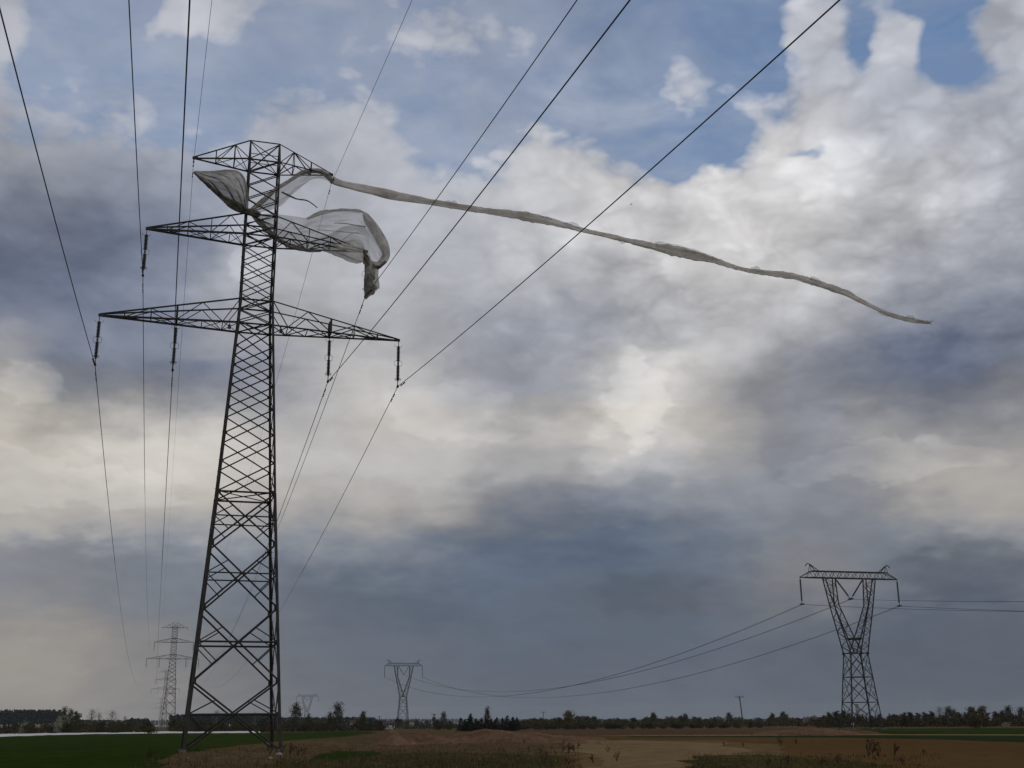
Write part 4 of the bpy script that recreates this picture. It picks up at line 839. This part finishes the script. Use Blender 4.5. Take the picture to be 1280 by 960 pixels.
for i, (x, y, w) in enumerate(((1131, 890.5, 1.2), (1139, 890, 1.2), (1148, 891, 1.2), (1157, 890, 1.1), (1166, 889, 1.1), (1199, 890, 1.2), (1208, 891, 1.2), (1246, 889, 1.1), (1254, 888, 1.1), (1290, 886, 1.2), (1304, 888, 1.2))):
    T('round', (OLV, BRN, OLV)[i % 3], x, y, 290 + 5 * i, 'dark leafy tree in the belt at the far right beyond the green field', 'trees of the right-hand belt', w, var=i)
T('bare', GRY, 1177, 883.5, 330, 'tall greyish bare tree in the right-hand belt', wide=1.4)
T('tall', OLV, 1187, 882, 290, 'slim dark tree beside the greyish bare tree at right', wide=1.5)
T('tall', OLV, 1194, 886, 292, 'shorter slim tree left of the broad olive-yellow tree', wide=1.5, var=1)
T('round', YEL, 1216, 883.5, 255, 'left half of the broad olive-yellow crown at the right', wide=1.15)
T('round', YEL, 1229, 882.5, 258, 'right half of the broad olive-yellow crown at the right', wide=1.2, var=1)
T('bush', BRN, 1218, 894, 235, 'brown bush in front of the broad olive-yellow crown', wide=1.2)
T('tall', BRN, 1262, 881.5, 300, 'ragged tall tree right of the olive-yellow crown', wide=1.5)
T('tall', OLV, 1278, 883, 300, 'tall tree at the right edge of the photo', wide=1.6, var=2)
T('blossom', BLS, 1257, 902, 245, 'wide low blossoming bush at the far right field edge', wide=2.2, var=2)
T('bush', OLV, 190, 935, 66, 'small dark shrub on the green field edge left of the pylon foot', wide=.7)
# low scrub under and between the trees
def scrub(x0, x1, d, hpx, rs, mat, label, per=26):
    q = random.Random(rs); m = MB(); x = x0
    while x < x1:
        p = at(x, d + q.uniform(-14, 14)); H_ = hpx * d / FPX * (.7 + .35 * math.sin(x * .21 + rs) * math.sin(x * .083) + q.uniform(-.12, .2))
        for k in range(per):
            c = p + V(q.gauss(0, .5), q.gauss(0, .5), H_ * q.random() ** .8); n = V(q.gauss(0, 1), q.gauss(0, 1), q.gauss(0, 1)).normalized(); a, b = m.frame(n); s = q.uniform(.12, .3); k0 = len(m.v)
            m.v += [tuple(c + a * s), tuple(c + b * s), tuple(c - a * s), tuple(c - b * s)]; m.f.append((k0, k0 + 1, k0 + 2, k0 + 3))
        x += 1.1
    tag(m.build('undergrowth', mat), label, 'undergrowth', kind='stuff')
scrub(-40, 186, 300, 9, 61, BRN, 'dark scrub filling the hedge behind the white cover at left')
scrub(212, 480, 320, 9, 62, BRN, 'dark scrub filling the hedge behind the foreground pylon')
scrub(462, 660, 420, 8, 63, GRY, 'grey scrub between the far houses and behind the mounds')
scrub(648, 1075, 390, 8.5, 64, BRN, 'dark scrub at the foot of the far tree row')
scrub(648, 1075, 520, 8.5, 66, GRY, 'greyish scrub between the trees of the far row')
scrub(1020, 1330, 300, 13, 65, BRN, 'dark scrub under the trees of the right-hand belt', 34)
# far woods that read as one mass
def wood(name, x0, x1, d, yb, rs, label, step=1.6):
    q = random.Random(rs); m = MB(); x = x0
    while x < x1:
        for row in range(3):
            dd = d + row * 14 + q.uniform(-5, 5); p = at(x + q.uniform(-1, 1), dd); h = (ztop(x, yb, d)) * q.uniform(.86, 1.04)
            w_ = h * q.uniform(.14, .2); m.tube([p, p + V(0, 0, h * .6)], .2, 4)
            for k in range(26):
                z = h * (.3 + .7 * q.random() ** .8); r_ = w_ * (1.15 - z / h) + .3; c = p + V(q.gauss(0, .6) * r_, q.gauss(0, .6) * r_, z)
                n = V(q.gauss(0, 1), q.gauss(0, 1), q.gauss(0, 1)).normalized(); a, b = m.frame(n); s = h * .07; k0 = len(m.v)
                m.v += [tuple(c + a * s), tuple(c + b * s), tuple(c - a * s), tuple(c - b * s)]; m.f.append((k0, k0 + 1, k0 + 2, k0 + 3))
        x += step
    o = m.build(name, DRK); tag(o, label, 'wood', kind='stuff')
wood('pine_wood', -40, 74, 900, 887.8, 31, 'even-topped dark pine wood far beyond the hedge at left')
wood('pine_wood', 160, 186, 800, 898, 32, 'small dark wood ending left of the far pylons')
wood('pine_wood', 100, 162, 820, 900, 35, 'lower dark wood behind the bare trees at left')
wood('pine_wood', 213, 350, 800, 893.5, 33, 'dark wood seen through the feet of the foreground pylon')
wood('pine_wood', 350, 470, 850, 896.5, 34, 'dark wood low behind the birches')
wood('pine_wood', 470, 1320, 2300, 898.6, 36, 'hazy wood on the horizon behind the far tree row', 2.2)
wood('pine_wood', 180, 216, 2300, 900, 37, 'pale wood on the horizon in the gap under the far pylons', 2.2)

# ---------------------------------------------------------------- poles, houses, small things
def pole(x, ytop, d, lean, label, thick=.13, box=False, arm=1.0):
    p = at(x, d); h = ztop(x, ytop, d); r_ = empty('utility_pole', p, 0, label, 'pole')
    m = MB(); m.tube([(0, 0, 0), (lean * .5, 0, h * .5), (lean, 0, h)], [thick * 1.2, thick, thick * .85], 8); m.build('post', WOOD, r_)
    m = MB(); m.bar((lean - arm, 0, h - .25), (lean + arm, 0, h - .25), .12); 
    m.bar((lean - arm * .6, 0, h - .25), (lean, 0, h - 1.0), .06); m.bar((lean + arm * .6, 0, h - .25), (lean, 0, h - 1.0), .06); m.build('crossarm', WOOD, r_)
    for s in (-.9, 0, .9):
        m = MB(); c = V(lean + s * arm, 0, h - .2); m.lathe(c, c + V(0, 0, .3), [(0, .03), (.3, .03), (.4, .07), (.7, .08), (1, .03)], 6); m.build('pin_insulator', PORCELAIN, r_)
    if box:
        m = MB(); m.box((lean, -.45, h - 2.3), 1.5, .8, 1.5); m.bar((lean - .5, -.45, h - 1.5), (lean - .5, -.45, h - 1.1), .12); m.bar((lean + .4, -.45, h - 1.5), (lean + .4, -.45, h - 1.1), .12); m.build('transformer', STEEL, r_)
pole(929, 870, 350, -.6, 'tall leaning wooden pole standing against the sky right of centre', .17, arm=1.3)
pole(679, 889.5, 700, .1, 'thin distant wooden pole left of the round yellow-green tree', .2, arm=1.9)
pole(542.5, 892, 500, 0, 'short thick pole with a transformer right of the middle Y-shaped pylon', .25, True, 1.3)
pole(474, 895, 700, 0, 'faint short pole left of the middle Y-shaped pylon', .22, arm=.8)

def house(x, d, w, hh, rot, label, wallm, roofm):
    r_ = empty('house', at(x, d), rot, label, 'house', 'far houses')
    m = MB(); m.box((0, 0, hh / 2), w, w * .7, hh)
    for s in (-1, 1):
        k = len(m.v); m.v += [(s * w / 2, -w * .35, hh), (s * w / 2, w * .35, hh), (s * w / 2, 0, hh + w * .3)]; m.f.append((k, k + 1, k + 2))
    m.build('wall', wallm, r_)
    m = MB()
    for s in (-1, 1):
        m.quad_strip([[(-w * .55, s * w * .42, hh - .15), (w * .55, s * w * .42, hh - .15)], [(-w * .55, 0, hh + w * .3 + .08), (w * .55, 0, hh + w * .3 + .08)], [(-w * .55, 0, hh + w * .3 + .3), (w * .55, 0, hh + w * .3 + .3)], [(-w * .55, s * w * .45, hh + .05), (w * .55, s * w * .45, hh + .05)]], False)
    rf = m.build('roof', roofm, r_); m = MB(); m.box((w * .2, w * .1, hh + w * .33), .6, .6, 1.4); m.build('chimney', BRICK, rf)
    for sx in (-.25, .25):
        m = MB(); m.box((sx * w, -w * .35 - .02, hh * .55), w * .14, .06, hh * .35); m.build('window', GLASS, r_)
WH = material('white_render', (.62, .6, .56), .9, 0, (.5, .48, .45), .8); CREAM = material('cream_render', (.5, .44, .3), .9, 0, (.4, .35, .24), .8)
ROOF1 = material('dark_roof', (.06, .05, .048), .8, 0, (.04, .035, .034), 2); ROOF2 = material('red_roof', (.14, .06, .045), .85, 0, (.09, .045, .035), 2)
BRICK = material('brick', (.2, .09, .06), .9, 0, (.13, .06, .045), 4); GLASS = material('window_glass', (.03, .035, .04), .15, 0, spec=.5)
house(487, 420, 3.2, 1.6, .3, 'tiny white house left of the middle Y-shaped pylon', WH, ROOF1)
house(517.5, 700, 4, 2.8, -.4, 'tiny white gable house right of the middle Y-shaped pylon', WH, ROOF1)
house(441, 700, 3, 2.6, .2, 'tiny pale house left of the narrow dark tree', CREAM, ROOF1)
house(1009, 500, 3, 1.7, .1, 'tiny cream shed left of the large Y-shaped pylon', CREAM, ROOF1)
house(1018, 520, 2.8, 2.4, .5, 'tiny bright cottage nearest the left leg of the large Y-shaped pylon', CREAM, ROOF1)
house(923, 640, 4, 2.2, 0, 'tiny cream house at the foot of the tall leaning pole', CREAM, ROOF1)
house(897, 640, 4, 2.6, .2, 'tiny cream house a little left of the tall leaning pole', CREAM, ROOF1)
house(660, 640, 4, 2.2, -.2, 'tiny white house left of the thin distant pole', WH, ROOF1)
r_ = empty('silo', at(1073.5, 1500), 0, 'faint grey block of a far silo seen between the legs of the large Y-shaped pylon', 'silo')
m = MB(); hs_ = ztop(1073.5, 880, 1500); m.lathe((0, 0, 0), (0, 0, hs_ * .93), [(0, 2.4), (1, 2.4)], 14); m.build('tower', material('silo_grey', (.3, .32, .35), .8, 0, (.22, .23, .26), .2), r_)
m = MB(); m.box((0, 0, hs_ * .96), 3.4, 3, hs_ * .08); m.build('head_house', CONCRETE, r_)
r_ = empty('marker_post', at(1065.5, 232), 0, 'small white marker post beside the left legs of the large Y-shaped pylon', 'post')
m = MB(); m.lathe((0, 0, 0), (0, 0, 1.55), [(0, .14), (.93, .14), (.97, .1), (1, .02)], 8); m.build('post', WH, r_); m = MB(); m.box((0, -.15, 1.0), .5, .04, .4); m.build('plate', WH, r_)

# stones and rubbish round the pylon foot
STONE = material('pale_stone', (.3, .28, .25), .9, 0, (.15, .14, .12), 5, 6, .4, 9)
def stone(x, y, s, label, group=None):
    q = random.Random(int(x * 7)); m = MB(); n = 9; rows = []
    for j in range(7):
        th = math.pi * j / 6; rows.append([V(math.sin(th) * math.cos(2 * math.pi * k / n) * q.uniform(.8, 1.2), math.sin(th) * math.sin(2 * math.pi * k / n) * q.uniform(.8, 1.2), math.cos(th) * .6 * q.uniform(.85, 1.1)) * s for k in range(n)])
    m.quad_strip(rows); o = m.build('stone', STONE, smooth_=True); o.location = gnd(x, y) + V(0, 0, s * .35); tag(o, label, 'stone', group)
stone(348.5, 945.5, .22, 'white stone lying in front of the right foot of the foreground pylon')
stone(338, 949, .12, 'small pale stone left of the white stone at the pylon foot')
for x, y in ((372, 953), (235, 948), (600, 949), (644, 942), (664, 943), (760, 956), (560, 952), (470, 955), (905, 956), (695, 951), (410, 955)):
    stone(x, y, rnd.uniform(.03, .06), 'small pale stone lying on the rough foreground grass', 'small stones on the foreground ground')

# ---------------------------------------------------------------- weeds and grass
WEED = leafmat('dead_weed', (.04, .028, .018), (.085, .06, .036)); DGRASS = leafmat('dry_grass_blades', (.055, .04, .022), (.13, .092, .052)); GGRASS = leafmat('green_grass_blades', (.02, .032, .009), (.05, .06, .02))
def make_weed(seed):
    """dead stalks with ragged seed heads, one plant"""
    q = random.Random(seed); m = MB()
    for i in range(8):
        an = q.uniform(0, 6.3); l_ = q.uniform(.1, .45); h = q.uniform(.5, 1.0); tip_ = V(math.cos(an) * l_, math.sin(an) * l_, h)
        m.tube([(0, 0, 0), tip_ * .5 + V(0, 0, .1), tip_], [.016, .012, .006], 4)
        for k in range(10):
            c = tip_ * q.uniform(.65, 1.05) + V(q.gauss(0, .03), q.gauss(0, .03), q.gauss(0, .03)); n = V(q.gauss(0, 1), q.gauss(0, 1), q.gauss(0, 1)).normalized(); a, b = m.frame(n); s = q.uniform(.025, .055); k0 = len(m.v)
            m.v += [tuple(c + a * s), tuple(c + b * s), tuple(c - a * s), tuple(c - b * s)]; m.f.append((k0, k0 + 1, k0 + 2, k0 + 3))
    o = m.build('dry_weed_plant', WEED); o.location = (0, -50, -60); return o
WP = [make_weed(i) for i in range(4)]; WU = [False] * 4
def weed(x, y, s, label, group=None):
    k = int(x) % 4; o = WP[k]
    if WU[k]: o = copy_tree(o)
    WU[k] = True; o.location = gnd(x, y); s *= .8; o.scale = (s, s, s); o.rotation_euler = (0, 0, rnd.uniform(0, 6)); tag(o, label, 'weed', group)
    if not group and 'group' in o: del o['group']
for x, y, s in ((1086, 945, .95), (1091, 942, 1.2), (1098, 946, .8)): weed(x, y, s, 'dead weed in the tall dark cluster on the ploughed field at right', 'weeds of the right cluster')
weed(1118, 945, .9, 'separate dead weed right of the tall dark cluster'); weed(1154, 945, .5, 'small dead weed farthest right on the ploughed field')
for x, y, s in ((704, 940, .8), (710, 943, .9), (718, 941, .7), (722, 936, .6), (675, 944, .6), (662, 940, .5)): weed(x, y, s, 'dead weed in the patch left of the sandy track', 'weeds left of the sandy track')
for x, y, s in ((742, 955, .6), (771, 952, .6), (681, 957, .7), (760, 941, .5), (930, 934, .5), (906, 933, .5), (976, 932, .9), (995, 931, .7), (1048, 956, .5), (1028, 957, .5), (960, 958, .4), (985, 957, .5), (655, 930, .6), (632, 922, .9), (1128, 957, .5)):
    weed(x, y, s, 'lone dead weed standing on the brown foreground ground', 'scattered dead weeds')
for x, y, s in ((352, 943, .9), (362, 944, 1.0), (372, 945, .8), (380, 943, .7), (337, 944, .7)): weed(x, y, s, 'dry brown weed tangled at the right foot of the foreground pylon', 'weeds at the pylon foot')
def grass(name, mat, n, rs, poly, hmin, hmax, label):
    q = random.Random(rs); m = MB()
    for i in range(n):
        x, y = q.uniform(*poly[0]), q.uniform(*poly[1]); c = gnd(x, y)
        if poly[2] and not poly[2](x, y): continue
        for b in range(3):
            h = q.uniform(hmin, hmax); w = h * .09; an = q.uniform(0, 6.3); d_ = V(math.cos(an), math.sin(an), 0) * w; p = c + V(q.uniform(-.25, .25), q.uniform(-.25, .25), 0)
            k = len(m.v); t_ = p + V(q.gauss(0, .35) * h, q.gauss(0, .35) * h, h); m.v += [tuple(p - d_), tuple(p + d_), tuple(t_)]; m.f.append((k, k + 1, k + 2))
    o = m.build(name, mat); tag(o, label, 'grass', kind='stuff')
grass('dry_grass', DGRASS, 1700, 51, ((170, 720), (928, 966), lambda x, y: y > 955 - (x - 170) * .25 or x > 300), .06, .26, 'dry brown grass tufts over the rough ground in the foreground')
grass('dry_grass', DGRASS, 500, 52, ((860, 1180), (942, 966), None), .05, .2, 'dry grass tufts along the verge at the lower right')
grass('green_grass', GGRASS, 800, 53, ((340, 720), (938, 966), None), .05, .2, 'short green grass growing among the dry tufts')
grass('green_grass', GGRASS, 600, 54, ((860, 1100), (944, 966), None), .05, .18, 'short green grass along the lower right verge')
grass('dry_grass', DGRASS, 500, 55, ((440, 1080), (917, 930), lambda x, y: x < 770 or y < 921), .1, .35, 'dry grass on the soil mounds and path edge')

# a bird far off
m = MB(); m.lathe((-.2, 0, 0), (.22, 0, .03), [(0, .01), (.3, .06), (.7, .06), (.9, .035), (1, .005)], 8)
for s in (-1, 1): m.quad_strip([[(-.05, 0, .04), (.1, 0, .04)], [(-.06, s * .25, .14), (.09, s * .25, .13)], [(-.1, s * .5, .1), (-.06, s * .5, .1)]], False)
b = m.build('bird', material('dark_feathers', (.03, .03, .03), .8)); r_ = ray(789, 255.5); b.location = V(0, 0, EYE) + r_ * 260; b.rotation_euler = (0, 0, .6)
tag(b, 'tiny dark bird high in the clouds right of centre', 'bird')
# the air: a thin even haze over the whole plain
m = MB(); m.box((0, 0, 30), 9400, 9400, 62)
hz = bpy.data.materials.new('haze_air'); hz.use_nodes = True; t_ = hz.node_tree; t_.nodes.remove(t_.nodes['Principled BSDF'])
pv = t_.nodes.new('ShaderNodeVolumePrincipled'); pv.inputs['Color'].default_value = (.86, .9, .95, 1); pv.inputs['Density'].default_value = .00009; pv.inputs['Anisotropy'].default_value = .2
t_.links.new(pv.outputs[0], t_.nodes['Material Output'].inputs['Volume'])
tag(m.build('haze', hz), kind='stuff')
